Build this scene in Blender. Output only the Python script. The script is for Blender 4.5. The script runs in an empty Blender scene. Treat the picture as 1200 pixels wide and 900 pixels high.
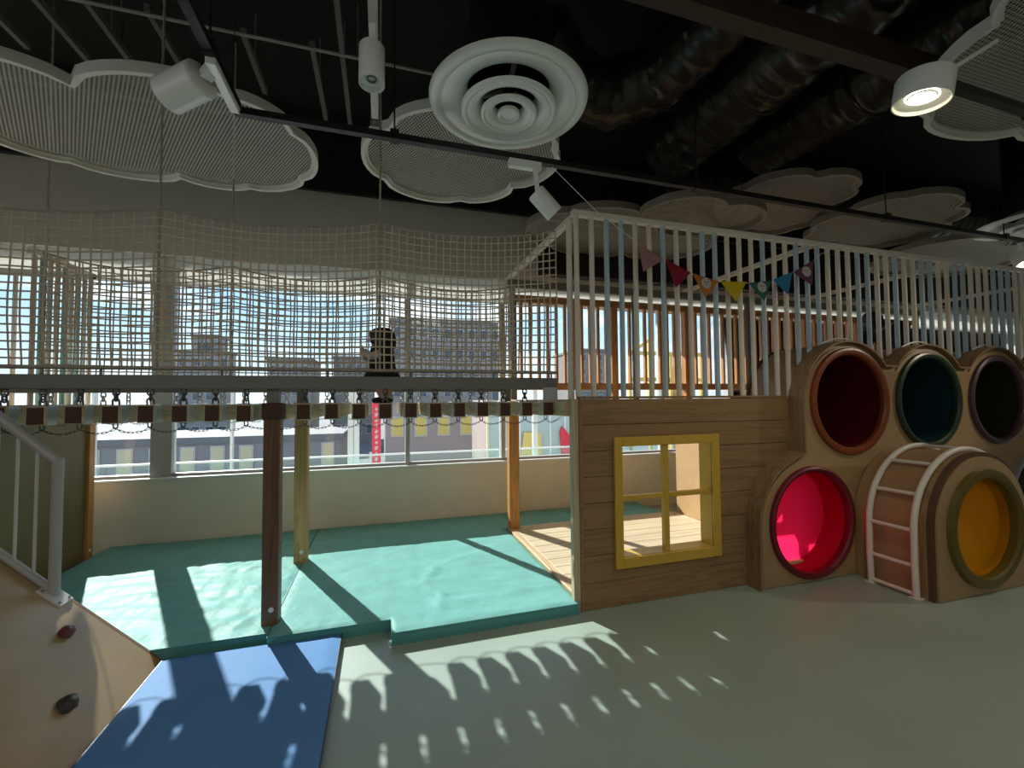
import bpy, bmesh, math, random
from mathutils import Vector, Matrix, noise
random.seed(7)
S = bpy.context.scene
COL = S.collection
PI = math.pi

# ------------------------------------------------------------------ camera
def setup_camera():
    f_px, yaw, pitch, roll, H = 508.0, math.radians(16.9), math.radians(2.1), 0.008, 1.6
    fw = Vector((math.sin(yaw) * math.cos(pitch), math.cos(yaw) * math.cos(pitch), math.sin(pitch)))
    r = Vector((math.cos(yaw), -math.sin(yaw), 0))
    u = r.cross(fw)
    r2 = r * math.cos(roll) - u * math.sin(roll)
    u2 = u * math.cos(roll) + r * math.sin(roll)
    m = Matrix(((r2.x, u2.x, -fw.x), (r2.y, u2.y, -fw.y), (r2.z, u2.z, -fw.z)))
    cd = bpy.data.cameras.new('camera')
    cd.sensor_fit = 'HORIZONTAL'; cd.sensor_width = 36.0; cd.lens = f_px / 1200 * 36
    cd.clip_start = 0.02; cd.clip_end = 600
    c = bpy.data.objects.new('camera', cd); COL.objects.link(c)
    c.matrix_world = Matrix.Translation((0, 0, H)) @ m.to_4x4()
    S.camera = c
setup_camera()

# ------------------------------------------------------------------ sky, sun, exposure
SKY_STRENGTH = 0.80
SUN_STRENGTH = 5.0
SUN_TRAVEL = Vector((0.642, -1.38, -1.0))
S.view_settings.view_transform = 'Standard'
S.view_settings.look = 'None'
S.view_settings.gamma = 1.0
S.view_settings.exposure = 1.0
S.view_settings.use_curve_mapping = False
S.cycles.max_bounces = 10
S.cycles.diffuse_bounces = 6
S.cycles.glossy_bounces = 4
S.cycles.transparent_max_bounces = 24
S.cycles.sample_clamp_indirect = 4.0
S.cycles.use_denoising = True

def setup_world():
    w = bpy.data.worlds.new('sky'); S.world = w; w.use_nodes = True
    nt = w.node_tree; nt.nodes.clear()
    N = nt.nodes.new; L = nt.links.new
    tc = N('ShaderNodeTexCoord'); sep = N('ShaderNodeSeparateXYZ'); L(tc.outputs['Generated'], sep.inputs[0])
    ramp = N('ShaderNodeValToRGB'); L(sep.outputs['Z'], ramp.inputs[0])
    e = ramp.color_ramp.elements
    e[0].position = 0.0; e[0].color = (0.72, 0.80, 0.88, 1)
    e[1].position = 0.75; e[1].color = (0.10, 0.24, 0.55, 1)
    k = e.new(0.16); k.color = (0.42, 0.66, 0.88, 1)
    k = e.new(0.33); k.color = (0.24, 0.48, 0.80, 1)
    mp = N('ShaderNodeMapping'); mp.inputs['Scale'].default_value = (2.0, 2.0, 5.5); L(tc.outputs['Generated'], mp.inputs[0])
    nz = N('ShaderNodeTexNoise'); nz.inputs['Scale'].default_value = 2.3; nz.inputs['Detail'].default_value = 7; nz.inputs['Roughness'].default_value = 0.58
    L(mp.outputs[0], nz.inputs[0])
    cr = N('ShaderNodeValToRGB'); cr.color_ramp.elements[0].position = 0.51; cr.color_ramp.elements[1].position = 0.70
    L(nz.outputs[0], cr.inputs[0])
    mix = N('ShaderNodeMix'); mix.data_type = 'RGBA'
    L(cr.outputs[0], mix.inputs[0]); L(ramp.outputs[0], mix.inputs[6]); mix.inputs[7].default_value = (0.95, 0.96, 0.98, 1)
    bg = N('ShaderNodeBackground'); bg.inputs[1].default_value = SKY_STRENGTH
    L(mix.outputs[2], bg.inputs[0])
    out = N('ShaderNodeOutputWorld'); L(bg.outputs[0], out.inputs[0])
setup_world()

def setup_sun():
    ld = bpy.data.lights.new('sun', 'SUN'); ld.energy = SUN_STRENGTH; ld.angle = math.radians(0.53); ld.color = (1.0, 0.97, 0.91)
    o = bpy.data.objects.new('sun', ld); COL.objects.link(o)
    o.rotation_euler = (-SUN_TRAVEL).to_track_quat('Z', 'Y').to_euler()
    o.location = (-6, 14, 10)
setup_sun()

# soft ceiling lamps added behind the camera to lift the shaded parts
def setup_fill_lamps():
    for x, y, w in FILL_LAMPS:
        ld = bpy.data.lights.new('fill_lamp', 'AREA'); ld.shape = 'DISK'; ld.size = 1.3; ld.energy = w * 0.36; ld.color = (1.0, 0.93, 0.82)
        o = bpy.data.objects.new('fill_lamp', ld); COL.objects.link(o); o.location = (x, y, 3.9)
FILL_LAMPS = [(-4.5, -1.2, 38), (-1.5, -1.6, 38), (1.5, -1.4, 26), (4.5, -1.2, 12), (7.5, -1.0, 9), (10.5, -1.0, 6), (-3.0, -3.6, 36), (1.5, -3.6, 26), (6.0, -3.6, 10), (10.0, -3.6, 6)]
setup_fill_lamps()
def setup_side_spot():
    # one more ceiling track lamp, beyond the right edge of the picture, aimed at the tunnel wall
    ld = bpy.data.lights.new('side_lamp', 'SPOT'); ld.energy = 55; ld.color = (1.0, 0.86, 0.66); ld.spot_size = math.radians(62); ld.spot_blend = 0.6; ld.shadow_soft_size = 0.05
    o = bpy.data.objects.new('side_lamp', ld); COL.objects.link(o); p = Vector((7.4, 1.2, 3.4)); o.location = p
    o.rotation_euler = (p - Vector((3.4, 2.7, 0.6))).to_track_quat('Z', 'Y').to_euler()
setup_side_spot()

# ------------------------------------------------------------------ materials
MATS = {}
def mat(name, col, rough=0.6, metal=0.0, var=0.0, vscale=8.0, stretch=(1, 1, 1), bump=0.0, bscale=40.0, col2=None, spec=0.5, coat=0.0, translucent=0.0, emit=None):
    if name in MATS: return MATS[name]
    m = bpy.data.materials.new(name); m.use_nodes = True; MATS[name] = m
    nt = m.node_tree; N = nt.nodes.new; L = nt.links.new
    b = nt.nodes['Principled BSDF']
    b.inputs['Base Color'].default_value = (*col, 1); b.inputs['Roughness'].default_value = rough; b.inputs['Metallic'].default_value = metal
    b.inputs['Specular IOR Level'].default_value = spec
    b.inputs['Coat Weight'].default_value = coat
    tc = N('ShaderNodeTexCoord'); mp = N('ShaderNodeMapping'); mp.inputs['Scale'].default_value = stretch
    L(tc.outputs['Object'], mp.inputs[0])
    if var > 0:
        nz = N('ShaderNodeTexNoise'); nz.inputs['Scale'].default_value = vscale; nz.inputs['Detail'].default_value = 5
        L(mp.outputs[0], nz.inputs[0])
        rp = N('ShaderNodeValToRGB'); L(nz.outputs[0], rp.inputs[0])
        c2 = col2 or tuple(c * (1 - var) for c in col)
        rp.color_ramp.elements[0].position = 0.34; rp.color_ramp.elements[0].color = (*c2, 1)
        rp.color_ramp.elements[1].position = 0.64; rp.color_ramp.elements[1].color = (*col, 1)
        L(rp.outputs[0], b.inputs['Base Color'])
    if bump > 0:
        nb = N('ShaderNodeTexNoise'); nb.inputs['Scale'].default_value = bscale; nb.inputs['Detail'].default_value = 3
        L(mp.outputs[0], nb.inputs[0])
        bp = N('ShaderNodeBump'); bp.inputs['Strength'].default_value = bump; bp.inputs['Distance'].default_value = 0.01
        L(nb.outputs[0], bp.inputs['Height']); L(bp.outputs[0], b.inputs['Normal'])
    if translucent > 0:
        tr = N('ShaderNodeBsdfTranslucent'); tr.inputs[0].default_value = (*col, 1)
        mx = N('ShaderNodeMixShader'); mx.inputs[0].default_value = translucent
        L(b.outputs[0], mx.inputs[1]); L(tr.outputs[0], mx.inputs[2])
        L(mx.outputs[0], nt.nodes['Material Output'].inputs[0])
    if emit:
        b.inputs['Emission Color'].default_value = (*emit[0], 1); b.inputs['Emission Strength'].default_value = emit[1]
    return m

def wood(name, light, dark, axis='X', rough=0.5, scale=1.0):
    """grain stretched along one axis of the object"""
    if name in MATS: return MATS[name]
    m = bpy.data.materials.new(name); m.use_nodes = True; MATS[name] = m
    nt = m.node_tree; N = nt.nodes.new; L = nt.links.new
    b = nt.nodes['Principled BSDF']; b.inputs['Roughness'].default_value = rough
    tc = N('ShaderNodeTexCoord'); mp = N('ShaderNodeMapping')
    st = {'X': (0.5, 9, 9), 'Y': (9, 0.5, 9), 'Z': (9, 9, 0.5)}[axis]
    mp.inputs['Scale'].default_value = tuple(s * scale for s in st)
    oi = N('ShaderNodeObjectInfo'); vm = N('ShaderNodeVectorMath'); vm.operation = 'SCALE'; vm.inputs[0].default_value = (37, 53, 71)
    L(oi.outputs['Random'], vm.inputs['Scale']); L(vm.outputs[0], mp.inputs['Location'])
    L(tc.outputs['Object'], mp.inputs[0])
    nz = N('ShaderNodeTexNoise'); nz.inputs['Scale'].default_value = 1.6; nz.inputs['Detail'].default_value = 6; nz.inputs['Distortion'].default_value = 0.9
    L(mp.outputs[0], nz.inputs[0])
    wv = N('ShaderNodeMath'); wv.operation = 'MULTIPLY'; wv.inputs[1].default_value = 9.0; L(nz.outputs[0], wv.inputs[0])
    fr = N('ShaderNodeMath'); fr.operation = 'PINGPONG'; fr.inputs[1].default_value = 1.0; L(wv.outputs[0], fr.inputs[0])
    rp = N('ShaderNodeValToRGB'); L(fr.outputs[0], rp.inputs[0])
    rp.color_ramp.elements[0].position = 0.0; rp.color_ramp.elements[0].color = (*dark, 1)
    rp.color_ramp.elements[1].position = 0.55; rp.color_ramp.elements[1].color = (*light, 1)
    L(rp.outputs[0], b.inputs['Base Color'])
    return m

def glass_mat(name, tint=(0.97, 0.99, 0.98), gloss=0.06):
    m = bpy.data.materials.new(name); m.use_nodes = True; MATS[name] = m
    nt = m.node_tree; nt.nodes.clear(); N = nt.nodes.new; L = nt.links.new
    t = N('ShaderNodeBsdfTransparent'); t.inputs[0].default_value = (*tint, 1)
    g = N('ShaderNodeBsdfGlossy'); g.inputs['Roughness'].default_value = 0.02
    mx = N('ShaderNodeMixShader'); fr = N('ShaderNodeFresnel'); fr.inputs[0].default_value = 1.45
    L(fr.outputs[0], mx.inputs[0]); L(t.outputs[0], mx.inputs[1]); L(g.outputs[0], mx.inputs[2])
    o = N('ShaderNodeOutputMaterial'); L(mx.outputs[0], o.inputs[0])
    return m

def lattice_mat(name, col, pitch, duty):
    """expanded metal mesh: crossing strands with real holes between them"""
    m = bpy.data.materials.new(name); m.use_nodes = True; MATS[name] = m
    nt = m.node_tree; N = nt.nodes.new; L = nt.links.new
    b = nt.nodes['Principled BSDF']; b.inputs['Base Color'].default_value = (*col, 1); b.inputs['Roughness'].default_value = 0.6
    tc = N('ShaderNodeTexCoord'); sp = N('ShaderNodeSeparateXYZ'); L(tc.outputs['Object'], sp.inputs[0])
    def band(a, bb, p, d):
        m1 = N('ShaderNodeMath'); m1.operation = 'MULTIPLY'; m1.inputs[1].default_value = a / p; L(sp.outputs['X'], m1.inputs[0])
        m2 = N('ShaderNodeMath'); m2.operation = 'MULTIPLY_ADD'; m2.inputs[1].default_value = bb / p; L(sp.outputs['Y'], m2.inputs[0]); L(m1.outputs[0], m2.inputs[2])
        f = N('ShaderNodeMath'); f.operation = 'FRACT'; L(m2.outputs[0], f.inputs[0])
        l = N('ShaderNodeMath'); l.operation = 'LESS_THAN'; l.inputs[1].default_value = d; L(f.outputs[0], l.inputs[0])
        return l
    a = band(1.0, 0.55, pitch, duty); c = band(-1.0, 0.55, pitch, duty)
    mx = N('ShaderNodeMath'); mx.operation = 'MAXIMUM'; L(a.outputs[0], mx.inputs[0]); L(c.outputs[0], mx.inputs[1])
    t = N('ShaderNodeBsdfTransparent'); ms = N('ShaderNodeMixShader')
    L(mx.outputs[0], ms.inputs[0]); L(t.outputs[0], ms.inputs[1]); L(b.outputs[0], ms.inputs[2])
    L(ms.outputs[0], nt.nodes['Material Output'].inputs[0])
    return m

M_floor = mat('floor_resin', (0.33, 0.42, 0.37), rough=0.42, var=0.10, vscale=1.2, bump=0.10, bscale=260)
M_wall = mat('wall_paint', (0.84, 0.80, 0.72), rough=0.75, var=0.08, vscale=1.5)
M_bulk = mat('bulkhead_paint', (0.60, 0.59, 0.54), rough=0.85, var=0.06, vscale=1)
M_roomwall = mat('room_wall_paint', (0.55, 0.53, 0.49), rough=0.9)
M_black = mat('black_ceiling_paint', (0.010, 0.010, 0.009), rough=0.9)
M_blackmetal = mat('black_metal', (0.007, 0.007, 0.007), rough=0.5)
M_sill = mat('white_sill', (0.78, 0.80, 0.80), rough=0.35)
M_frame = mat('window_aluminium', (0.42, 0.43, 0.42), rough=0.45, metal=0.2)
M_headstrip = mat('white_blind_box', (0.85, 0.85, 0.82), rough=0.6, translucent=0.6)
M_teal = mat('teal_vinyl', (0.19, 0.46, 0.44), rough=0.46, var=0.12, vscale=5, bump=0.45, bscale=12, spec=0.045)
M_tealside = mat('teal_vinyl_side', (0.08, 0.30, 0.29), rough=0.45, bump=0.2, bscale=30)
M_blue = mat('blue_vinyl', (0.10, 0.255, 0.53), rough=0.6, var=0.06, vscale=3, bump=0.06, bscale=14, spec=0.08)
M_bluedark = mat('dark_blue_binding', (0.03, 0.05, 0.10), rough=0.5)
M_ply = mat('ramp_plywood', (0.42, 0.305, 0.16), rough=0.34, var=0.12, vscale=6, stretch=(1, 0.3, 1))
M_plyedge = mat('plywood_edge', (0.26, 0.14, 0.07), rough=0.6)
M_podply = mat('pod_plywood', (0.38, 0.25, 0.12), rough=0.5, var=0.08, vscale=5, stretch=(0.3, 1, 1))
M_podbody = mat('pod_body_plywood', (0.40, 0.24, 0.12), rough=0.5, var=0.10, vscale=5)
M_podtrim = wood('pod_trim_wood', (0.30, 0.19, 0.095), (0.20, 0.115, 0.05), 'Z')
M_podtrimdark = mat('dark_pod_edge', (0.10, 0.05, 0.03), rough=0.6)
M_oak = wood('oak_board', (0.29, 0.175, 0.080), (0.215, 0.125, 0.052), 'X')
M_pine = wood('pine_light', (0.62, 0.45, 0.24), (0.45, 0.29, 0.13), 'X')
M_pineY = wood('pine_light_along', (0.62, 0.47, 0.28), (0.47, 0.32, 0.16), 'Y')
M_pineZ = wood('pine_post', (0.55, 0.34, 0.15), (0.40, 0.22, 0.08), 'Z')
M_orangeZ = wood('orange_post', (0.60, 0.28, 0.09), (0.46, 0.19, 0.05), 'Z')
M_orangeX = wood('orange_rail', (0.52, 0.25, 0.09), (0.40, 0.17, 0.05), 'X')
M_brownZ = wood('brown_post', (0.16, 0.085, 0.045), (0.10, 0.05, 0.026), 'Z')
M_endgrain = mat('dark_end_grain', (0.085, 0.038, 0.022), rough=0.7, var=0.3, vscale=60)
M_deck = wood('deck_board', (0.62, 0.53, 0.37), (0.52, 0.42, 0.27), 'X', scale=0.7)
M_innerply = mat('inner_ply', (0.58, 0.38, 0.19), rough=0.6, var=0.08, vscale=6)
M_panel = mat('olive_panel', (0.20, 0.15, 0.075), rough=0.6, var=0.1, vscale=3)
M_yellow = mat('yellow_paint', (0.60, 0.40, 0.05), rough=0.45, var=0.08, vscale=12)
M_steel = mat('grey_painted_steel', (0.20, 0.20, 0.185), rough=0.45, var=0.05, vscale=6)
M_railsteel = mat('grey_rail_paint', (0.40, 0.41, 0.40), rough=0.32)
M_steelL = mat('light_painted_steel', (0.60, 0.60, 0.57), rough=0.4)
M_galv = mat('galvanised_steel', (0.55, 0.58, 0.60), rough=0.38, metal=0.6)
M_chain = mat('dark_chain_steel', (0.13, 0.13, 0.13), rough=0.4, metal=0.7)
M_chainL = mat('bright_chain_steel', (0.45, 0.45, 0.43), rough=0.4, metal=0.6)
M_rope = mat('beige_rope', (0.40, 0.35, 0.28), rough=0.9)
M_netrope = mat('net_cord', (0.66, 0.56, 0.44), rough=0.9)
M_barW = mat('cream_bar_paint', (0.72, 0.66, 0.57), rough=0.4)
M_barB = mat('pale_blue_bar_paint', (0.42, 0.54, 0.62), rough=0.4)
M_barT = mat('teal_bar_paint', (0.25, 0.48, 0.48), rough=0.4)
M_railW = mat('white_rail_paint', (0.75, 0.71, 0.64), rough=0.4)
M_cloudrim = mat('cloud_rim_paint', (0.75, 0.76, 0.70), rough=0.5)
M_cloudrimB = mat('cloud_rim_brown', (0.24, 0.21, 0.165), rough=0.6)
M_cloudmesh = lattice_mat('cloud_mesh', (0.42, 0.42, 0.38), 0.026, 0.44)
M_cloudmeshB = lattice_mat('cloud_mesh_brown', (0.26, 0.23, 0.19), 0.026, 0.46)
M_white = mat('white_fixture', (0.88, 0.90, 0.88), rough=0.30, coat=0.2)
M_lampface = mat('lamp_face', (0.75, 0.8, 0.78), rough=0.3)
M_emit = mat('lit_led', (1, 0.9, 0.7), rough=0.4, emit=((1.0, 0.86, 0.62), 9.0))
M_foil = mat('black_foil_duct', (0.055, 0.052, 0.048), rough=0.24, metal=0.8, bump=1.0, bscale=7)
M_conduit = mat('grey_conduit', (0.42, 0.42, 0.40), rough=0.45)
M_joist = mat('dark_grey_joist', (0.16, 0.16, 0.15), rough=0.6)
M_rust = mat('brown_beam_paint', (0.05, 0.028, 0.018), rough=0.6)
M_glass = glass_mat('window_glass')
M_glassG = glass_mat('green_balustrade_glass', (0.86, 0.95, 0.93))
RING = {}
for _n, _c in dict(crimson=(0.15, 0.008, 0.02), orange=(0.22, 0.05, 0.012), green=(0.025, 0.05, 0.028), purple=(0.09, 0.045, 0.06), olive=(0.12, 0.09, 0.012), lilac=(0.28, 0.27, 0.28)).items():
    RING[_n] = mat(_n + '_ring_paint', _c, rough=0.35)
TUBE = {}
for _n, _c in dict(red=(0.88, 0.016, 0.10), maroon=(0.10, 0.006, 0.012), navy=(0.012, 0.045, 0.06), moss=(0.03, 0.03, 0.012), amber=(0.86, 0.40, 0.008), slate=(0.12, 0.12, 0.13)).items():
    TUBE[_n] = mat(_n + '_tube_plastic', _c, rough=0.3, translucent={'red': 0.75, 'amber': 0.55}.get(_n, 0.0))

# ------------------------------------------------------------------ geometry helpers
class MB:
    """collects vertices and faces in world space; build() links them as ONE mesh object"""
    def __init__(s): s.v = []; s.f = []; s.mi = []; s.cur = 0
    def add(s, vs, fs):
        o = len(s.v); s.v += [tuple(v) for v in vs]
        for f in fs: s.f.append(tuple(i + o for i in f)); s.mi.append(s.cur)
        return s
    def box(s, x0, x1, y0, y1, z0, z1, b=0.0):
        if b <= 0:
            vs = [(x, y, z) for z in (z0, z1) for y in (y0, y1) for x in (x0, x1)]
            return s.add(vs, [(0, 2, 3, 1), (4, 5, 7, 6), (0, 1, 5, 4), (2, 6, 7, 3), (0, 4, 6, 2), (1, 3, 7, 5)])
        bm = bmesh.new(); bmesh.ops.create_cube(bm, size=1)
        for v in bm.verts: v.co = Vector(((x0 + x1) / 2 + v.co.x * (x1 - x0), (y0 + y1) / 2 + v.co.y * (y1 - y0), (z0 + z1) / 2 + v.co.z * (z1 - z0)))
        bmesh.ops.bevel(bm, geom=bm.edges[:], offset=b, segments=1, profile=0.5, affect='EDGES')
        bm.verts.index_update(); s.add([v.co for v in bm.verts], [[v.index for v in f.verts] for f in bm.faces]); bm.free()
        return s
    def obox(s, a, b_, w, h, up=(0, 0, 1)):
        """box beam from a to b"""
        a = Vector(a); b_ = Vector(b_); d = (b_ - a).normalized(); up = Vector(up)
        x = d.cross(up)
        if x.length < 1e-4: x = d.cross(Vector((1, 0, 0)))
        x.normalize(); y = x.cross(d).normalized()
        vs = [p + x * (sx * w / 2) + y * (sy * h / 2) for p in (a, b_) for sx, sy in ((-1, -1), (1, -1), (1, 1), (-1, 1))]
        return s.add(vs, [(0, 1, 2, 3), (7, 6, 5, 4), (0, 4, 5, 1), (1, 5, 6, 2), (2, 6, 7, 3), (3, 7, 4, 0)])
    def tube(s, pts, r, n=8, cap=True, closed=False, flat=1.0):
        pts = [Vector(p) for p in pts]; m = len(pts); rs = r if isinstance(r, (list, tuple)) else [r] * m
        prev = None; rings = []
        for i, p in enumerate(pts):
            if closed: t = pts[(i + 1) % m] - pts[i - 1]
            else: t = (pts[min(i + 1, m - 1)] - pts[max(i - 1, 0)])
            t.normalize()
            if prev is None:
                up = Vector((0, 0, 1)) if abs(t.z) < 0.9 else Vector((1, 0, 0))
                x = t.cross(up).normalized()
            else:
                x = (prev - t * prev.dot(t))
                x = x.normalized() if x.length > 1e-6 else t.cross(Vector((0.3, 0.5, 0.8))).normalized()
            prev = x; y = t.cross(x)
            rings.append([p + x * (rs[i] * math.cos(2 * PI * k / n)) + y * (rs[i] * flat * math.sin(2 * PI * k / n)) for k in range(n)])
        vs = [v for rg in rings for v in rg]; fs = []
        for i in range(m if closed else m - 1):
            j = (i + 1) % m
            for k in range(n):
                fs.append((i * n + k, i * n + (k + 1) % n, j * n + (k + 1) % n, j * n + k))
        if cap and not closed:
            fs.append(tuple(range(n - 1, -1, -1))); fs.append(tuple((m - 1) * n + k for k in range(n)))
        return s.add(vs, fs)
    def cyl(s, a, b_, r, n=16, cap=True): return s.tube([a, b_], r, n, cap)
    def lathe(s, prof, o=(0, 0, 0), ax=(0, 0, 1), n=32, closed=False):
        """profile of (radius, height) turned about an axis"""
        ax = Vector(ax).normalized(); x = ax.orthogonal().normalized(); y = ax.cross(x); o = Vector(o); m = len(prof)
        vs = [o + ax * h + (x * math.cos(2 * PI * k / n) + y * math.sin(2 * PI * k / n)) * r for r, h in prof for k in range(n)]
        fs = []
        for i in range(m if closed else m - 1):
            j = (i + 1) % m
            for k in range(n): fs.append((i * n + k, i * n + (k + 1) % n, j * n + (k + 1) % n, j * n + k))
        return s.add(vs, fs)
    def ball(s, c, r, n=12, sc=(1, 1, 1)):
        c = Vector(c); vs = []; fs = []; m = n // 2
        for i in range(m + 1):
            t = PI * i / m
            for k in range(n): vs.append(c + Vector((r * sc[0] * math.sin(t) * math.cos(2 * PI * k / n), r * sc[1] * math.sin(t) * math.sin(2 * PI * k / n), r * sc[2] * math.cos(t))))
        for i in range(m):
            for k in range(n): fs.append((i * n + k, (i + 1) * n + k, (i + 1) * n + (k + 1) % n, i * n + (k + 1) % n))
        return s.add(vs, fs)
    def prism(s, poly, d):
        """closed polygon (3-D points) pushed along vector d"""
        n = len(poly); d = Vector(d); vs = [Vector(p) for p in poly] + [Vector(p) + d for p in poly]
        fs = [tuple(range(n - 1, -1, -1)), tuple(range(n, 2 * n))] + [(i, (i + 1) % n, (i + 1) % n + n, i + n) for i in range(n)]
        return s.add(vs, fs)
    def link(s, c, d, side, L_, W, r, n=12, q=6):
        """one oval chain link: centre, long axis, side axis"""
        c = Vector(c); d = Vector(d).normalized(); side = Vector(side).normalized(); pts = []
        for k in range(n):
            a = 2 * PI * k / n; st = (L_ / 2 - W / 2)
            pts.append(c + side * (W / 2 * math.cos(a)) + d * (W / 2 * math.sin(a) + (st if math.sin(a) > 0 else -st)))
        return s.tube(pts, r, q, closed=True)
    def mesh(s, name, mats, off=(0, 0, 0), smooth=True, ang=35):
        me = bpy.data.meshes.new(name); off = Vector(off)
        me.from_pydata([tuple(Vector(v) - off) for v in s.v], [], s.f)
        for m in (mats if isinstance(mats, (list, tuple)) else [mats]): me.materials.append(m)
        if max(s.mi, default=0) > 0: me.polygons.foreach_set('material_index', s.mi)
        bm = bmesh.new(); bm.from_mesh(me); bmesh.ops.recalc_face_normals(bm, faces=bm.faces[:]); bm.to_mesh(me); bm.free()
        if smooth:
            me.shade_smooth(); me.set_sharp_from_angle(angle=math.radians(ang))
        me.update(); return me
    def build(s, name, mats, parent=None, smooth=True, ang=35, off=None, label=None, kind=None):
        if off is None: off = wpos(parent) if parent else (0, 0, 0)
        o = bpy.data.objects.new(name, s.mesh(name, mats, off, smooth, ang)); COL.objects.link(o)
        if parent: o.parent = parent
        if label: o['label'] = label
        if kind: o['kind'] = kind
        return o
WP = {}
def wpos(o):
    p = Vector((0, 0, 0))
    while o: p += Vector(o.location); o = o.parent
    return p
def tag(o, label, cat, group=None):
    o['label'] = label; o['category'] = cat
    if group: o['group'] = group
    return o
def thing(name, label, cat, loc=(0, 0, 0), group=None):
    o = bpy.data.objects.new(name, None); COL.objects.link(o); o.location = loc; o.empty_display_size = 0.1
    return tag(o, label, cat, group)
def single(name, mb, m, label, cat, group=None, **k):
    """a thing that is one mesh: origin at the middle of its base"""
    xs = [v[0] for v in mb.v]; ys = [v[1] for v in mb.v]; zs = [v[2] for v in mb.v]
    c = ((min(xs) + max(xs)) / 2, (min(ys) + max(ys)) / 2, min(zs))
    o = mb.build(name, m, off=c, **k); o.location = c
    return tag(o, label, cat, group)
def struct(name, mb, m, parent=None, **k):
    o = mb.build(name, m, parent, **k)
    if not parent: o['kind'] = 'structure'
    return o
def inst(me, name, loc, parent, rot=(0, 0, 0), label=None):
    o = bpy.data.objects.new(name, me); COL.objects.link(o); o.parent = parent
    o.location = Vector(loc) - (wpos(parent) if parent else Vector()); o.rotation_euler = rot
    if label: o['label'] = label
    return o
def plate(outer, holes, y0, y1, name, m, parent, bevel=0.0, axis='Y', label=None):
    """flat board in the XZ plane with round holes, from y0 to y1"""
    cu = bpy.data.curves.new(name, 'CURVE'); cu.dimensions = '2D'; cu.fill_mode = 'BOTH'
    for poly in [outer] + holes:
        sp = cu.splines.new('POLY'); sp.points.add(len(poly) - 1); sp.use_cyclic_u = True
        for p, q in zip(sp.points, poly): p.co = (q[0], q[1], 0, 1)
    cu.extrude = (y1 - y0) / 2 - bevel; cu.bevel_depth = bevel; cu.bevel_resolution = 1; cu.offset = -bevel
    t = bpy.data.objects.new('t', cu); COL.objects.link(t)
    bpy.context.view_layer.update()
    me = bpy.data.meshes.new_from_object(t.evaluated_get(bpy.context.evaluated_depsgraph_get()))
    bpy.data.objects.remove(t); bpy.data.curves.remove(cu)
    off = wpos(parent) if parent else Vector()
    for v in me.vertices: v.co = Vector((v.co.x, (y0 + y1) / 2 - v.co.z, v.co.y)) - off
    me.materials.clear(); me.materials.append(m)
    bm = bmesh.new(); bm.from_mesh(me); bmesh.ops.remove_doubles(bm, verts=bm.verts[:], dist=1e-5); bmesh.ops.recalc_face_normals(bm, faces=bm.faces[:]); bm.to_mesh(me); bm.free()
    me.shade_smooth(); me.set_sharp_from_angle(angle=math.radians(30)); me.name = name
    o = bpy.data.objects.new(name, me); COL.objects.link(o)
    if parent: o.parent = parent
    if label: o['label'] = label
    return o
def circ(cx, cz, r, n=48, a0=0, a1=2 * PI, end=False):
    return [(cx + r * math.cos(a0 + (a1 - a0) * k / (n - (1 if end else 0))), cz + r * math.sin(a0 + (a1 - a0) * k / (n - (1 if end else 0)))) for k in range(n)]
def skin(name, joints, edges, m, parent, levels=2):
    """continuous body from a skeleton: joints = {name: (pos, radius)}"""
    ks = list(joints); me = bpy.data.meshes.new(name)
    me.from_pydata([joints[k][0] for k in ks], [(ks.index(a), ks.index(b)) for a, b in edges], [])
    o = bpy.data.objects.new('t', me); COL.objects.link(o)
    md = o.modifiers.new('s', 'SKIN'); md.use_smooth_shade = True
    for i, k in enumerate(ks):
        rr = joints[k][1]; rr = rr if isinstance(rr, tuple) else (rr, rr)
        me.skin_vertices[0].data[i].radius = rr
        me.skin_vertices[0].data[i].use_root = (i == 0)
    sd = o.modifiers.new('d', 'SUBSURF'); sd.levels = levels; sd.render_levels = levels
    bpy.context.view_layer.update()
    r = bpy.data.meshes.new_from_object(o.evaluated_get(bpy.context.evaluated_depsgraph_get()))
    bpy.data.objects.remove(o); bpy.data.meshes.remove(me)
    off = wpos(parent) if parent else Vector()
    for v in r.vertices: v.co = v.co - off
    r.materials.clear(); r.materials.append(m); r.shade_smooth(); r.name = name
    q = bpy.data.objects.new(name, r); COL.objects.link(q)
    if parent: q.parent = parent
    return q

# ================================================================== SETTING
YW = 5.68           # inner face of the window wall
SILL, HEAD, STRIP, BULK = 0.776, 2.92, 3.235, 4.15
XL, XR, YB, YF, ZC = -7.0, 13.0, -5.0, YW, 5.1
struct('floor', MB().box(XL, XR, YB, YW + 0.3, -0.1, 0), M_floor)
struct('ceiling', MB().box(XL, XR, YB, YW + 0.3, ZC, ZC + 0.1), M_black)
struct('wall_left', MB().box(XL - 0.15, XL, YB, -1.0, 0, ZC).box(XL - 0.15, XL, -1.0, YW + 0.3, 0, 0.75).box(XL - 0.15, XL, -1.0, YW + 0.3, 3.3, ZC), M_roomwall)
wl = struct('window_9', MB().box(XL - 0.1, XL - 0.03, -1.0, YW, 0.75, 0.80).box(XL - 0.1, XL - 0.03, -1.0, YW, 3.25, 3.3).box(XL - 0.1, XL - 0.03, 1.2, 1.26, 0.8, 3.25).box(XL - 0.1, XL - 0.03, 3.4, 3.46, 0.8, 3.25), M_frame)  # opening added in the unseen left wall to let in more sky light
MB().box(XL - 0.07, XL - 0.06, -1.0, YW, 0.8, 3.25).build('glass_pane', M_glass, wl)
struct('wall_right', MB().box(XR, XR + 0.15, YB, YW + 0.3, 0, ZC), M_roomwall)
struct('wall_rear', MB().box(XL, XR, YB - 0.15, YB, 0, ZC), M_roomwall)
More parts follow.
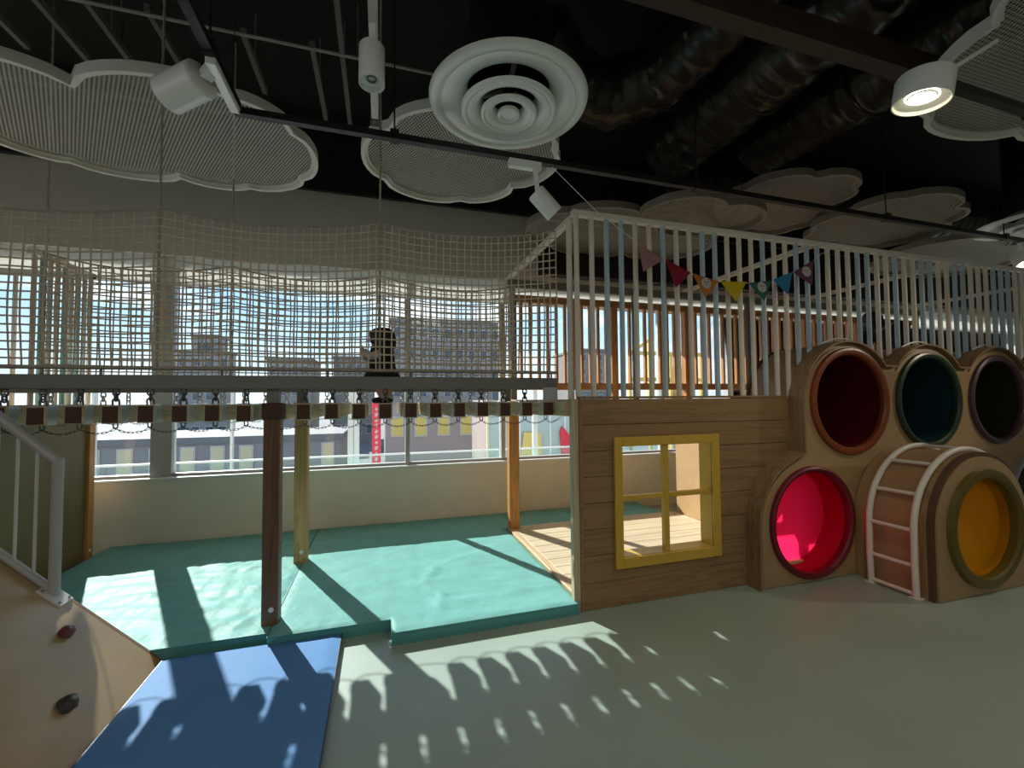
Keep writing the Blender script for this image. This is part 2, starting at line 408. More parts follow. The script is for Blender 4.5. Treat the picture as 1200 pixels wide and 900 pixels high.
struct('wall_front', MB().box(XL, XR, YW, YW + 0.3, 0, SILL - 0.03), M_wall)
struct('trim_1', MB().box(XL, XR, YW - 0.012, YW + 0.34, SILL - 0.03, SILL, 0.004), M_sill)            # sill board
struct('trim_2', MB().box(XL, XR, YW + 0.03, YW + 0.045, HEAD, STRIP + 0.02), M_headstrip)               # white blind rolled down over the top of the glass
struct('wall_front_upper', MB().box(XL, XR, YW - 0.05, YW + 0.02, STRIP, BULK), M_bulk)
struct('wall_front_top', MB().box(XL, XR, YW - 0.02, YW + 0.25, BULK, ZC), M_black)
struct('trim_3', MB().box(XL, XR, YW + 0.20, YW + 0.36, STRIP + 0.1, ZC + 0.1), M_steel)                 # outer fascia
struct('sun_cut_board', MB().box(XL, XR, YW + 0.70, YW + 0.73, 3.17, 3.43), M_steelL)                           # unseen outer board, added to cut the sun off the floor
struct('baseboard_front', MB().box(-2.75, 1.55, YW - 0.01, YW, 0, 0.06), M_wall)

YG = YW + 0.14      # glass plane
WH = STRIP + 0.08
bounds = [-6.9, -4.6, -2.33, 0.34, 1.62, 4.2, 6.8, 9.4, 12.9]
for i in range(len(bounds) - 1):
    a, b = bounds[i], bounds[i + 1]
    wn = MB()
    wA, wB = (0.10 if abs(a + 2.33) < .01 else 0.028), (0.10 if abs(b + 2.33) < .01 else 0.028)
    wn.box(a, a + wA, YG - 0.06, YG + 0.06, SILL, WH).box(b - wB, b, YG - 0.06, YG + 0.06, SILL, WH)
    wn.box(a + wA, b - wB, YG - 0.04, YG + 0.04, SILL, SILL + 0.03).box(a + wA, b - wB, YG - 0.04, YG + 0.04, WH - 0.03, WH)
    w = struct('window_%d' % (i + 1), wn, M_frame)
    MB().box(a + wA, b - wB, YG - 0.004, YG + 0.004, SILL + 0.03, WH - 0.03).build('glass_pane', M_glass, w)

# ---------------- outside: ground, balustrade, buildings
GZ = -4.0
struct('ground', MB().box(-150, 150, YW + 4, 220, GZ - 0.2, GZ), mat('paving', (0.20, 0.205, 0.20), rough=0.85, var=0.25, vscale=0.15))
struct('road', MB().box(-150, 150, 30, 38, GZ, GZ + 0.02), mat('asphalt', (0.10, 0.105, 0.11), rough=0.9))
M_ext = {k: mat('ext_' + k, c, rough=0.8, var=0.08, vscale=0.4) for k, c in dict(
    roof=(0.22, 0.21, 0.20), grey=(0.33, 0.30, 0.28), mauve=(0.43, 0.34, 0.30), pale=(0.62, 0.60, 0.55), dark=(0.25, 0.23, 0.215), green=(0.48, 0.56, 0.50), white=(0.75, 0.75, 0.74),
    yellow=(0.80, 0.58, 0.16), cream=(0.78, 0.66, 0.40), red=(0.75, 0.05, 0.07), orange=(0.62, 0.30, 0.10), blue=(0.30, 0.45, 0.52)).items()}
M_win = mat('ext_window_glass', (0.08, 0.10, 0.13), rough=0.1)
def building(name, label, x0, x1, y0, y1, z1, wallm, rows, cols, winm=None, cat='building', ww=0.62, wh=0.5, z0=None, group=None):
    b = thing(name, label, cat, ((x0 + x1) / 2, (y0 + y1) / 2, GZ), group)
    MB().box(x0, x1, y0, y1, GZ, z1).build('wall', wallm, b)
    MB().box(x0 - 0.15, x1 + 0.15, y0 - 0.15, y1 + 0.15, z1, z1 + 0.35).build('roof_parapet', M_ext['roof'], b)
    z0 = GZ + 0.6 if z0 is None else z0
    ch = (z1 - z0) / rows; cw = (x1 - x0) / cols
    fm = MB().box(-cw * ww / 2, cw * ww / 2, -0.06, 0.02, 0, ch * wh).mesh('window', M_ext['pale'])
    pm = MB().box(-cw * ww / 2 + 0.07, cw * ww / 2 - 0.07, -0.09, -0.05, 0.07, ch * wh - 0.07).mesh('pane', winm or M_win)
    for r in range(rows):
        for c in range(cols):
            wo = inst(fm, 'window', (x0 + cw * (c + 0.5), y0, z0 + ch * r + ch * 0.25), b)
            p = bpy.data.objects.new('pane', pm); COL.objects.link(p); p.parent = wo
    return b
building('apartment_building', 'wide grey apartment block rising behind the net right of the child', 1.0, 12.4, 45, 57, 9.6, M_ext['grey'], 6, 9)
building('lift_tower', 'narrow grey rooftop tower of the distant block left of the net rope', -25.7, -22.4, 72, 76, 11.0, M_ext['grey'], 5, 1)
building('office_building', 'long low grey block at the foot of the distant rooftop tower', -26.4, -20.0, 69, 71.5, 8.3, M_ext['grey'], 5, 4)
building('office_building', 'flat-topped grey block alone in the middle of the skyline', -13.4, -8.4, 60, 68, 6.8, M_ext['grey'], 4, 4)
building('office_building', 'flat-topped grey block directly left of the child', -5.9, -0.8, 61, 69, 7.2, M_ext['dark'], 4, 4)
building('brick_shop', 'mauve-brown two-storey building with yellow shutters behind the red pillar', 0.25, 5.2, 24, 30, 1.5, M_ext['mauve'], 2, 4, M_ext['yellow'], ww=0.55, wh=0.45, z0=-3.4)
building('warehouse', 'low grey building with cream doors beyond the left lower window', -14.5, -2.2, 27, 34, -0.6, M_ext['grey'], 1, 9, M_ext['cream'], ww=0.5, wh=0.7)
building('office_building', 'grey tower block far off behind the timber slats', 29.0, 34.5, 60, 70, 9.0, M_ext['dark'], 6, 4)
# glass-fronted pavilion
pv = thing('glass_pavilion', 'pale green glass-fronted pavilion with yellow and red panels, right of mauve building', 'building', (6.4, 18, GZ))
MB().box(3.9, 9.0, 16.1, 19, GZ, 1.6).build('wall', M_ext['mauve'], pv)
for k in range(8): MB().box(3.93 + k * 0.63, 3.93 + k * 0.63 + 0.56, 16.02, 16.1, GZ, 1.5).build('wall_panel', M_ext['green'], pv)
for k in range(9): MB().box(3.86 + k * 0.63, 3.93 + k * 0.63, 15.96, 16.1, GZ, 1.5).build('mullion', M_ext['cream'] if k % 3 == 0 else M_ext['white'], pv)
MB().prism([(5.0, 15.9, -1.6), (6.1, 15.9, -1.6), (6.0, 15.9, 0.3), (5.3, 15.9, 0.35)], (0, 0.05, 0)).build('banner', M_ext['yellow'], pv, label='yellow banner')
MB().prism([(6.95, 15.9, -1.6), (7.35, 15.9, -1.6), (7.2, 15.9, 0.2), (6.9, 15.9, 0.55), (6.8, 15.9, 0.3)], (0, 0.05, 0)).build('banner', M_ext['red'], pv, label='red banner')
# red sign pillar with white marks
sg = thing('sign_pillar', 'tall red sign pillar with a column of small white marks outside', 'sign', (-0.1, 14.05, GZ))
MB().box(-0.24, 0.02, 13.95, 14.15, GZ, 1.62, 0.01).build('pillar_box', M_ext['red'], sg)
MB().box(-0.30, 0.08, 13.9, 14.2, GZ, GZ + 0.3).build('base', M_ext['dark'], sg)
g = MB()
for k in range(16):
    z = 1.35 - k * 0.17
    g.box(-0.16, -0.06, 13.943, 13.95, z - 0.012, z + 0.012).box(-0.122, -0.098, 13.943, 13.95, z - 0.055, z + 0.05)
    if k % 2: g.box(-0.16, -0.06, 13.943, 13.95, z + 0.04, z + 0.056)
    if k % 3: g.box(-0.155, -0.135, 13.943, 13.95, z - 0.055, z)
g.build('white_marks', M_ext['white'], sg)
# yellow scaffold frame seen through the slats
sc = thing('yellow_frame', 'yellow steel frame structure outside behind the timber slats', 'frame', (22.5, 30, GZ))
for x in (18.8, 20.6, 22.6, 25.6): MB().box(x, x + 0.22, 30, 30.22, GZ, 5.4 if x != 20.6 else 6.3).build('post', M_ext['yellow'], sc)
for z in (3.0, 5.1): MB().box(18.8, 25.8, 29.95, 30.1, z, z + 0.3).build('beam', M_ext['yellow'], sc)
MB().obox((18.8, 29.9, 5.2), (20.7, 29.9, 6.4), 0.25, 0.25).build('brace', M_ext['yellow'], sc)
MB().box(22.9, 24.4, 30.3, 31, GZ, 4.2).build('panel', M_ext['orange'], sc, label='orange panel')
# parked cars
def car(x, y, m, label):
    c = thing('car', label, 'car', (x, y, GZ), 'cars parked outside')
    prof = [(-2.1, .35), (-2.12, .75), (-1.95, .95), (-1.45, 1.0), (-1.0, 1.42), (0.55, 1.45), (1.15, 1.0), (1.95, .88), (2.12, .65), (2.1, .35)]
    MB().prism([(x + a, y - .85, GZ + b) for a, b in prof], (0, 1.7, 0)).build('body', m, c)
    MB().prism([(x + a, y - .87, GZ + b) for a, b in ((-1.3, 1.03), (-0.95, 1.36), (0.48, 1.38), (0.98, 1.03))], (0, 1.74, 0)).build('side_window', M_win, c)
    for wx in (-1.3, 1.3):
        for wy in (-.87, .70): MB().lathe([(0.1, 0), (0.31, 0), (0.33, 0.03), (0.33, .14), (0.31, .17), (0.1, .17)], (x + wx, y + wy, GZ + .33), (0, 1, 0), 18, True).build('wheel', M_blackmetal, c)
car(-8.5, 25.0, M_ext['white'], 'white car parked in the row, left of the front post')
car(-3.4, 24.2, M_ext['blue'], 'blue-grey car parked between the two timber posts')
struct('bounce_slab', MB().box(-12, 13, YW + 0.3, 8.1, 0.2, 0.35), M_sill)  # unseen white slab, added to bounce sunlight up into the room
# glass balustrade
bl = thing('balustrade', 'greenish glass balustrade just outside the windows', 'balustrade', (3, 8.2, GZ))
for k in range(9):
    MB().box(-8 + k * 2, -6.03 + k * 2, 8.19, 8.205, 0.2, 0.62).build('glass_panel', M_glassG, bl)
for x in (-4.6, -2.58, -0.60, -0.49, 3.2): MB().box(x, x + (0.035 if x < -2 else 0.10), 8.95, 9.05, GZ, 1.85).build('post', M_steelL, bl)
MB().box(-8, 10, 8.17, 8.23, 0.62, 0.65).build('top_rail', M_steelL, bl)
MB().box(-8, 10, 8.1, 8.3, GZ, 0.2).build('base_wall', M_ext['white'], bl)

# ================================================================== MATS
def crease(p, a, b, w):
    a = Vector(a); b = Vector(b); d = b - a; t = max(0, min(1, (p - a).dot(d) / d.length_squared)); return math.exp(-((p - (a + d * t)).length / w) ** 2)
def padded_mat(name, label, poly, zt, m, mside, folds, wr, step=0.035, seams=(), mi=0.0):
    """soft mat: wrinkled grid top inside a rectilinear outline, with sides"""
    xs = sorted(set(p[0] for p in poly)); ys = sorted(set(p[1] for p in poly))
    o = thing(name, label, 'mat', ((xs[0] + xs[-1]) / 2, (ys[0] + ys[-1]) / 2, 0))
    bm = bmesh.new()
    bm.faces.new([bm.verts.new((p[0], p[1], zt)) for p in poly])
    for ax, lo, hi in ((0, xs[0], xs[-1]), (1, ys[0], ys[-1])):
        n = int((hi - lo) / step)
        for k in range(1, n):
            co = [0, 0, 0]; no = [0, 0, 0]; co[ax] = lo + (hi - lo) * k / n; no[ax] = 1
            bmesh.ops.bisect_plane(bm, geom=bm.verts[:] + bm.edges[:] + bm.faces[:], plane_co=co, plane_no=no)
    edge = [e for e in bm.edges if e.is_boundary]
    bset = {v for e in edge for v in e.verts}
    for v in bm.verts:
        p = Vector((v.co.x, v.co.y)); z = 0
        q = noise.noise(Vector((p.x * 1.1, p.y * 1.1, 3.1)))
        z += wr * noise.noise(Vector((p.x * 3.2 + q * 2, p.y * 9 + q * 3, 0.5))) * 0.9 + wr * 0.8 * noise.noise(Vector((p.x * 13, p.y * 11, 4.2)))
        for a, b, h, w in folds: z += h * crease(p, a, b, w)
        for a, b in seams: z -= 0.006 * crease(p, a, b, 0.02)
        v.co.z += z if v not in bset else -0.008
    top = bm
    off = wpos(o)
    me = bpy.data.meshes.new('cover')
    for v in top.verts: v.co -= off
    bmesh.ops.recalc_face_normals(top, faces=top.faces[:])
    if sum(f.normal.z for f in top.faces) < 0: bmesh.ops.reverse_faces(top, faces=top.faces[:])
    top.to_mesh(me); top.free(); me.materials.append(m); me.shade_smooth()
    c = bpy.data.objects.new('cover', me); COL.objects.link(c); c.parent = o
    sd = MB(); n = len(poly)
    for k in range(n):
        a, b = poly[k], poly[(k + 1) % n]
        sd.add([(a[0], a[1], 0.0), (b[0], b[1], 0.0), (b[0], b[1], zt - 0.008), (a[0], a[1], zt - 0.008)], [(0, 1, 2, 3)])
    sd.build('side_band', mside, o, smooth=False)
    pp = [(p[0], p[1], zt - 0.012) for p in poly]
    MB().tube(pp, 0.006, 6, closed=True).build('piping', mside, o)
    return o
padded_mat('teal_mat', 'teal vinyl crash mat with wrinkled top, left of the seam under the bridge',
           [(-2.72, 3.25), (-0.705, 3.25), (-0.705, YW - 0.02), (-2.72, YW - 0.02)], 0.09, M_teal, M_tealside,
           [((-2.2, 3.9), (-1.2, 3.5), 0.006, 0.03), ((-1.75, 4.3), (-0.95, 4.1), 0.006, 0.03), ((-1.5, 3.4), (-1.1, 3.9), 0.010, 0.03), ((-0.95, 3.35), (-0.75, 3.7), 0.008, 0.025), ((-1.15, 3.3), (-1.0, 3.55), 0.008, 0.02)], 0.012, seams=[((-1.05, 3.25), (-1.35, YW))])
padded_mat('teal_mat', 'teal vinyl crash mat with stepped front edge, beside the wooden platform',
           [(-0.695, 3.19), (0.075, 3.19), (0.075, 3.0), (1.42, 3.0), (1.42, 4.985), (3.6, 4.985), (3.6, YW - 0.02), (-0.695, YW - 0.02)], 0.09, M_teal, M_tealside,
           [((0.42, 3.25), (0.47, 3.45), 0.016, 0.022), ((0.47, 3.45), (0.34, 3.7), 0.012, 0.025), ((0.34, 3.7), (0.48, 4.0), 0.011, 0.028), ((0.48, 4.0), (0.2, 4.45), 0.008, 0.03), ((0.5, 4.05), (1.1, 4.4), 0.007, 0.03), ((0.5, 3.3), (1.3, 3.35), 0.005, 0.04)],
           0.0042, seams=[((0.30, 3.0), (0.42, YW))])
padded_mat('blue_mat', 'flat blue vinyl mat on the floor in front of the teal mats',
           [(-1.262, 0.9), (-0.245, 0.9), (-0.245, 3.2), (-1.262, 3.2)], 0.045, M_blue, M_bluedark, [((-0.45, 2.1), (-0.26, 2.16), 0.005, 0.015), ((-0.5, 2.03), (-0.3, 2.1), 0.004, 0.012)], 0.0012, step=0.05)

# ================================================================== CLIMBING RAMP + RAILING
SL = 0.95
def rz(x): return -(x + 1.268) * SL
rp = thing('climbing_ramp', 'tan plywood climbing ramp with two bolted holds, left foreground', 'climbing ramp', (-2.0, 2.0, 0))
prof = [(-1.268, 0.002), (-3.0, rz(-3.0)), (-3.0, rz(-3.0) - 0.06), (-1.31, -0.0 + 0.002)]
MB().prism([(x, 0.2, z) for x, z in prof], (0, 3.03, 0)).build('board', M_ply, rp)
MB().prism([(x, 3.232, z + 0.001) for x, z in prof], (0, 0.02, 0)).build('edge_strip', M_plyedge, rp)
MB().prism([(-1.40, 0.2, 0.0), (-3.0, 0.2, 0.0), (-3.0, 0.2, 1.52), ], (0, 3.0, 0)).build('side_board', M_panel, rp)
MB().box(-6.5, -3.0, 0.2, 3.4, 1.5, 1.62).build('landing', M_pine, rp)
for x, y in ((-3.1, 0.4), (-6.4, 0.4), (-6.4, 3.2)): MB().box(x - .05, x + .05, y - .05, y + .05, 0, 1.5).build('post', M_brownZ, rp)
def hold(x, y, s, m, label, seed):
    n = Vector((SL, 0, 1)).normalized(); c = Vector((x, y, rz(x))) + n * 0.012
    t = Vector((1, 0, -SL)).normalized(); b = MB().ball((0, 0, 0), 1, 16)
    vs = []
    for v in b.v:
        v = Vector(v); k = 1 + 0.28 * noise.noise(v * 1.7 + Vector((seed, 0, 0)))
        if v.z < 0: v.z *= 0.25
        vs.append(c + t * (v.x * s * 0.9 * k) + Vector((0, 1, 0)) * (v.y * s * 1.15 * k) + n * (v.z * s * 0.9 * k))
    b.v = vs
    h = b.build('climbing_hold', m, rp, label=label)
    MB().cyl(c + n * s * 0.75, c + n * s * 0.98, 0.011, 10).build('bolt', M_steel, h)
hold(-1.637, 3.0, 0.038, mat('maroon_hold', (0.15, 0.03, 0.03), rough=0.55), 'maroon climbing hold', 1.0)
hold(-1.433, 2.65, 0.043, mat('black_hold', (0.04, 0.038, 0.034), rough=0.45), 'black climbing hold', 5.0)

rl = thing('stair_railing', 'grey steel handrail with thin balusters bolted to the ramp edge', 'railing', (-1.79, 3.19, rz(-1.79)))
RY = 3.19
def rise(x): return 1.285 - (x + 1.79) * 0.97
MB().tube([(-1.79, RY, rz(-1.79) + 0.005), (-1.79, RY, 1.275)], 0.027, 14).build('post', M_railsteel, rl)
MB().tube([(-1.79, RY, 1.262), (-3.4, RY, rise(-3.4) - 0.01)], 0.027, 14).build('handrail', M_railsteel, rl)
MB().ball((-1.79, RY, 1.266), 0.0275, 14).build('rail_joint', M_railsteel, rl)
def lowz(x): return 0.525 - (x + 1.79) * 0.97
MB().tube([(-1.79, RY, lowz(-1.79)), (-3.4, RY, lowz(-3.4))], 0.021, 10).build('lower_rail', M_railsteel, rl)
for k in range(9):
    x = -1.885 - k * 0.088
    MB().cyl((x, RY, lowz(x)), (x, RY, rise(x)), 0.008, 8).build('baluster', M_steelL, rl)
fp = MB()
c0 = Vector((-1.79, RY, rz(-1.79))); n = Vector((SL, 0, 1)).normalized(); t = Vector((1, 0, -SL)).normalized()
vs = [c0 + t * (a * 0.075) + Vector((0, b * 0.055, 0)) + n * h for h in (0.001, 0.012) for a, b in ((-1, -1), (1, -1), (1, 1), (-1, 1))]
fp.add(vs, [(3, 2, 1, 0), (4, 5, 6, 7), (0, 1, 5, 4), (1, 2, 6, 5), (2, 3, 7, 6), (3, 0, 4, 7)]).build('foot_plate', M_steelL, rl)
for a in (-1, 1):
    for b in (-1, 1):
        p = c0 + t * (a * 0.055) + Vector((0, b * 0.04, 0)); MB().cyl(p + n * 0.012, p + n * 0.018, 0.007, 8).build('bolt', M_steel, rl)

# ================================================================== LEFT PANEL + LEFT PLATFORM
lp = thing('side_panel', 'dark olive plywood panel with orange corner post, under the left platform', 'panel', (-2.8, 4.9, 0))
MB().box(-2.83, -2.79, 3.4, 5.36, 0.0, 1.47).build('board', M_panel, lp)
MB().box(-2.86, -2.76, 5.36, 5.45, 0.0, 1.5, 0.004).build('corner_post', M_orangeZ, lp, label='orange pine corner post')
MB().cyl((-2.755, 5.40, 0.14), (-2.765, 5.40, 0.14), 0.016, 12).build('bolt_cap', M_sill, lp)
pl = thing('platform_deck', 'pale timber deck of the raised platform at the far left', 'deck', (-4.7, 4.4, 1.47))
MB().box(-6.5, -2.76, 3.42, 5.45, 1.47, 1.57, 0.004).build('deck_board', M_pine, pl)
MB().box(-2.77, -2.72, 3.42, 5.45, 1.45, 1.59, 0.004).build('edge_beam', M_pineY, pl)
for x, y in ((-6.4, 3.6), (-6.4, 5.3), (-4.6, 3.6)): MB().box(x - .05, x + .05, y - .05, y + .05, 0, 1.47).build('post', M_brownZ, pl)
lc = thing('bar_screen', 'screen of white and teal upright bars on the left platform', 'bar screen', (-2.85, 5.1, 1.58))
bs = MB().cyl((0, 0, 0), (0, 0, 1.33), 0.019, 10)
bw, bt = bs.mesh('bar', M_barW), bs.mesh('bar', M_barT)
for k in range(9):
    tl = k in (1, 4, 6)
    inst(bt if tl else bw, 'bar', (-2.85, 4.72 + k * 0.095, 1.57), lc, label='teal bar' if tl else None)
for k in range(1, 14):
    inst(bw, 'bar', (-2.85 - k * 0.2, 5.48, 1.57), lc)
MB().box(-2.88, -2.82, 4.68, 5.5, 2.88, 2.93).build('top_rail', M_railW, lc)
MB().box(-6.2, -2.82, 5.45, 5.51, 2.88, 2.93).build('top_rail', M_railW, lc)

# ================================================================== ROPE BRIDGE
YFB, YRB = 3.35, 4.68
br = thing('rope_bridge', 'suspended plank bridge on steel beams over the teal mats', 'bridge', (-0.71, 4.0, 0))
PX = -0.715
for y, xw, fm, lab in ((3.40, 0.052, M_brownZ, 'dark brown front post'), (4.575, 0.058, M_pineZ, 'pale pine rear post')):
    p = MB().box(PX - xw, PX + xw, y - 0.055, y + 0.055, 0.0, 1.50, 0.006).build('post', fm, br, label=lab)
    MB().box(PX - xw - 0.010, PX + xw + 0.010, y - 0.066, y + 0.066, 1.478, 1.592, 0.005).build('post_cap', M_endgrain if y < 4 else fm, p)
    MB().box(PX - xw + 0.015, PX + xw - 0.015, y - 0.04, y + 0.04, 1.592, 1.70).build('post_bracket', M_steel, p)
    MB().cyl((PX + 0.01, y - 0.055, 0.19), (PX + 0.01, y - 0.061, 0.19), 0.017, 14).build('bolt_cap', M_sill, p)
    if y < 4: pass
for y, zz in ((YFB, 1.69), (YRB, 1.69)):
    MB().box(-6.0, 1.40, y - 0.035, y + 0.035, zz, 1.778, 0.004).build('beam', M_steel, br)
# right end supports
MB().box(1.27, 1.395, YFB - 0.045, YFB - 0.036, 1.53, 1.70).build('end_bracket', M_galv, br)
MB().box(1.335, 1.398, YFB - 0.036, YFB + 0.035, 1.585, 1.695).build('beam_end', M_steel, br)
MB().box(1.36, 1.40, 3.09, 4.9, 1.47, 1.585, 0.004).build('side_beam', M_pineY, br)
MB().box(1.335, 1.398, YRB - 0.035, YRB + 0.035, 1.585, 1.69).build('beam_end', M_steel, br)
# planks
PZ0, PZ1, PW = 1.472, 1.583, 0.046
def plank_meshes():
    b = MB(); b.box(-PW, PW, YFB - 0.06 - 4.0, YRB + 0.05 - 4.0, PZ0 - 1.5, PZ1 - 1.5, 0.005)
    # end faces take the dark end grain
    for i, f in enumerate(b.f):
        ys = [b.v[q][1] for q in f]
        if max(ys) - min(ys) < 1e-5: b.mi[i] = 1
    pm = b.mesh('plank', [M_pineY, M_endgrain])
    sm = MB().box(-PW - 0.004, PW + 0.004, 0, 0.08, PZ0 - 1.5015, PZ1 - 1.496, 0.002).mesh('strap', M_galv)
    ch = MB(); ch.link((0, 0, 0.086), (0, 0, 1), (1, 0, 0), 0.046, 0.034, 0.0055); ch.link((0, 0, 0.053), (0, 0, 1), (0, 1, 0), 0.05, 0.030, 0.006); ch.link((0, 0, 0.018), (0, 0, 1), (1, 0, 0), 0.054, 0.036, 0.0055)
    cm = ch.mesh('chain', M_chain); cmL = ch.mesh('chain', M_chainL)
    ey = MB(); ey.link((0, 0, -0.014), (0, 0, 1), (1, 0, 0), 0.034, 0.024, 0.004, 10, 5); ey.link((0, 0, -0.030), (1, 0, 0), (0, 1, 0), 0.026, 0.016, 0.003, 8, 5)
    em = ey.mesh('eye_bolt', M_chain)
    return pm, sm, cm, cmL, em
pm, sm, cm, cmL, em = plank_meshes()
pxs = [1.306 - 0.1815 * k for k in range(23) if k != 11]
for i, x in enumerate(pxs):
    p = inst(pm, 'plank', (x, 4.0, 1.5 + random.uniform(-0.003, 0.003)), br)
    for me_, nm, loc in ((sm, 'strap', (0, YFB - 4.0 - 0.045, 0)), (sm, 'strap', (0, YRB - 4.0 - 0.045, 0)), (cm, 'chain', (0, YFB - 4.0, PZ1 - 1.5)), (cmL, 'chain', (0, YRB - 4.0, PZ1 - 1.5)), (em, 'eye_bolt', (0, YFB - 4.0, PZ0 - 1.5)), (em, 'eye_bolt', (0, YRB - 4.0, PZ0 - 1.5))):
        c = bpy.data.objects.new(nm, me_); COL.objects.link(c); c.parent = p; c.location = loc
        if nm == 'chain': c.rotation_euler = (0, 0, random.uniform(-0.5, 0.5))
sx = 1.306 - 0.1815 * 11
MB().box(sx - PW, sx + PW, 3.47, 4.50, PZ0, PZ1, 0.005).build('plank', M_pineY, br, label='short plank between the two posts')
# catenary chains below
for y in (YFB, YRB):
    ends = [1.43] + pxs + []
    k = 0
    cc = MB()
    for a, b in zip(ends[:-1], ends[1:]):
        L_ = abs(b - a); n_ = max(5, int(L_ / 0.022))
        for q in range(n_):
            def cp(u_): return Vector((a + (b - a) * u_, y, 1.438 - 0.028 * (1 - (2 * u_ - 1) ** 2) + (0.01 if a > 1.4 and u_ < .5 else 0)))
            c0_, c1_ = cp(q / n_), cp((q + 1) / n_); d = c1_ - c0_
            cc.link((c0_ + c1_) / 2, d, (0, 1, 0) if q % 2 else d.cross(Vector((0, 1, 0))), d.length * 1.35, 0.011, 0.0017, 8, 4)
    cc.build('stay_chain', M_chain if y == YFB else M_chainL, br)

# ================================================================== NETS
def net(name, label, x0, x1, y, zb, sups, sag, rope_tops, bow=0.0, zr=None, pitch=0.0545):
    """sups: (x, top height) of the supports; the head rope sags between them"""
    o = thing(name, label, 'net', ((x0 + x1) / 2, y, zb))
    def top(x):
        for (xa, za), (xb, zb_) in zip(sups[:-1], sups[1:]):
            if xa <= x <= xb + 1e-6:
                u_ = (x - xa) / (xb - xa); return za + (zb_ - za) * u_ - sag * 4 * u_ * (1 - u_)
        return sups[-1][1]
    nx = int((x1 - x0) / pitch); nz = 19
    def P(i, j):
        x = x0 + (x1 - x0) * i / nx; u_ = j / nz; zt = top(x)
        z = zb + (zt - zb) * u_
        w = 0.002 * math.sin(i * 0.9 + j * 2.1)
        # stretched pattern: cords pull towards the ropes near the bottom
        xx = x + 0.003 * math.sin(j * 0.5 + i * 0.05) + 0.002 * math.sin(i * 2.3)
        yy = y + bow * math.sin(PI * u_) * (0.85 + 0.15 * math.sin(i * 0.07)) + w * 0.4
        return Vector((xx, yy, z + 0.001 * math.sin(i * 1.7 + j)))
    m = MB()
    for i in range(nx + 1): m.tube([P(i, j) for j in range(nz + 1)], 0.0056, 4, cap=False)
    for j in range(nz + 1): m.tube([P(i, j) for i in range(nx + 1)], 0.0056, 4, cap=False)
    m.build('netting', M_netrope, o, kind='stuff')
    MB().tube([P(i, nz) for i in range(nx + 1)], 0.008, 6).build('head_rope', M_rope, o)
    MB().tube([P(i, 0) for i in range(nx + 1)], 0.011, 6).build('foot_rope', M_rope, o)
    for x, zt in rope_tops:
        pts = []
        h = zt - zb; tw = int(h / 0.06)
        MB().tube([(x, y, zb), (x, y - 0.0, zt)], 0.007, 8).build('hanging_rope', M_rope, o)
        w_ = MB(); # laid strands around the rope
        for ph in (0, PI):
            w_.tube([(x + 0.006 * math.cos(ph + q * 0.9), y + 0.006 * math.sin(ph + q * 0.9), zb + h * q / (tw * 2)) for q in range(tw * 2 + 1)], 0.004, 5)
        w_.build('rope_strand', M_rope, o)
    return o
net('safety_net', 'beige knotted rope net along the front of the bridge', -3.6, 1.40, YFB - 0.02, 1.825, [(-3.6, 2.80), (-2.75, 2.83), (-1.38, 2.865), (-0.005, 2.925), (1.41, 3.02)], 0.075, [(-2.75, ZC), (-1.38, ZC), (-0.005, ZC)], bow=-0.02)
net('safety_net', 'second rope net along the window side of the bridge', -2.78, 1.46, YRB + 0.02, 1.825, [(-2.78, 2.90), (-1.36, 2.90), (-0.005, 2.91), (1.47, 2.90)], 0.10, [(-2.76, ZC), (-1.36, ZC), (-0.005, ZC)], bow=0.02)
# studs carrying the bottom bar of the nets
for y, nm in ((YFB, 'front'), (YRB, 'rear')):
    MB().cyl((-4, y, 1.818), (1.40, y, 1.818), 0.007, 8).build('net_bar', M_steel, br)
    for x in (-2.3, -1.68, -1.02, -0.36, 0.22, 0.86, 1.36): MB().cyl((x, y, 1.775), (x, y, 1.82), 0.008, 8).build('net_stud', M_steel, br)

# ================================================================== PLAYHOUSE (oak wall, window, deck, platform)
ph = thing('playhouse', 'oak-boarded playhouse with a yellow four-pane window', 'playhouse', (2.4, 4.0, 0))
YP = 3.03
WX0, WX1, WZ0, WZ1 = 1.80, 2.68, 0.36, 1.235
bh = 0.2
for k in range(8):
    z0, z1 = 0.003 + k * bh, 0.003 + (k + 1) * bh - 0.004
    y0 = YP + 0.002 * ((k * 7) % 3)
    xe = 3.15 if z0 < 0.8 else 3.27 if z0 < 1.0 else 3.55        # the low boards stop where the scalloped wall begins
    spans = [(1.462, xe)]
    if z1 > WZ0 and z0 < WZ1: spans = [(1.462, WX0 - 0.0), (WX1, xe)]
    for a, b in spans:
        if len(spans) > 1 and (z0 < WZ0 or z1 > WZ1):
            # notched board at the window edge
            zc = WZ0 if z0 < WZ0 else WZ1
            q = MB().box(a, b, y0, y0 + 0.03, z0, z1, 0.002)
            if a < 1.6:
                lo = (z0, zc) if z0 < WZ0 else (zc, z1)
                q.box(WX0, WX1, y0, y0 + 0.03, lo[0], lo[1])
            q.build('board', M_oak, ph)
        else:
            MB().box(a, b, y0, y0 + 0.03, z0, z1, 0.002).build('board', M_oak, ph)
for x0, x1, z0, z1 in ((1.47, WX0, 0, 1.59), (WX1, 3.0, 0, 1.59), (WX0, WX1, 0, WZ0), (WX0, WX1, WZ1, 1.59), (3.0, 3.38, 0.90, 1.0), (3.0, 3.54, 1.0, 1.59)): MB().box(x0, x1, YP + 0.034, YP + 0.042, z0, z1).build('backing_board', M_innerply, ph)  # thin sheets added behind the boards to stop light through their joints
MB().box(1.455, 3.52, YP - 0.006, YP + 0.05, 1.603, 1.622, 0.003).build('cap_rail', M_oak, ph)
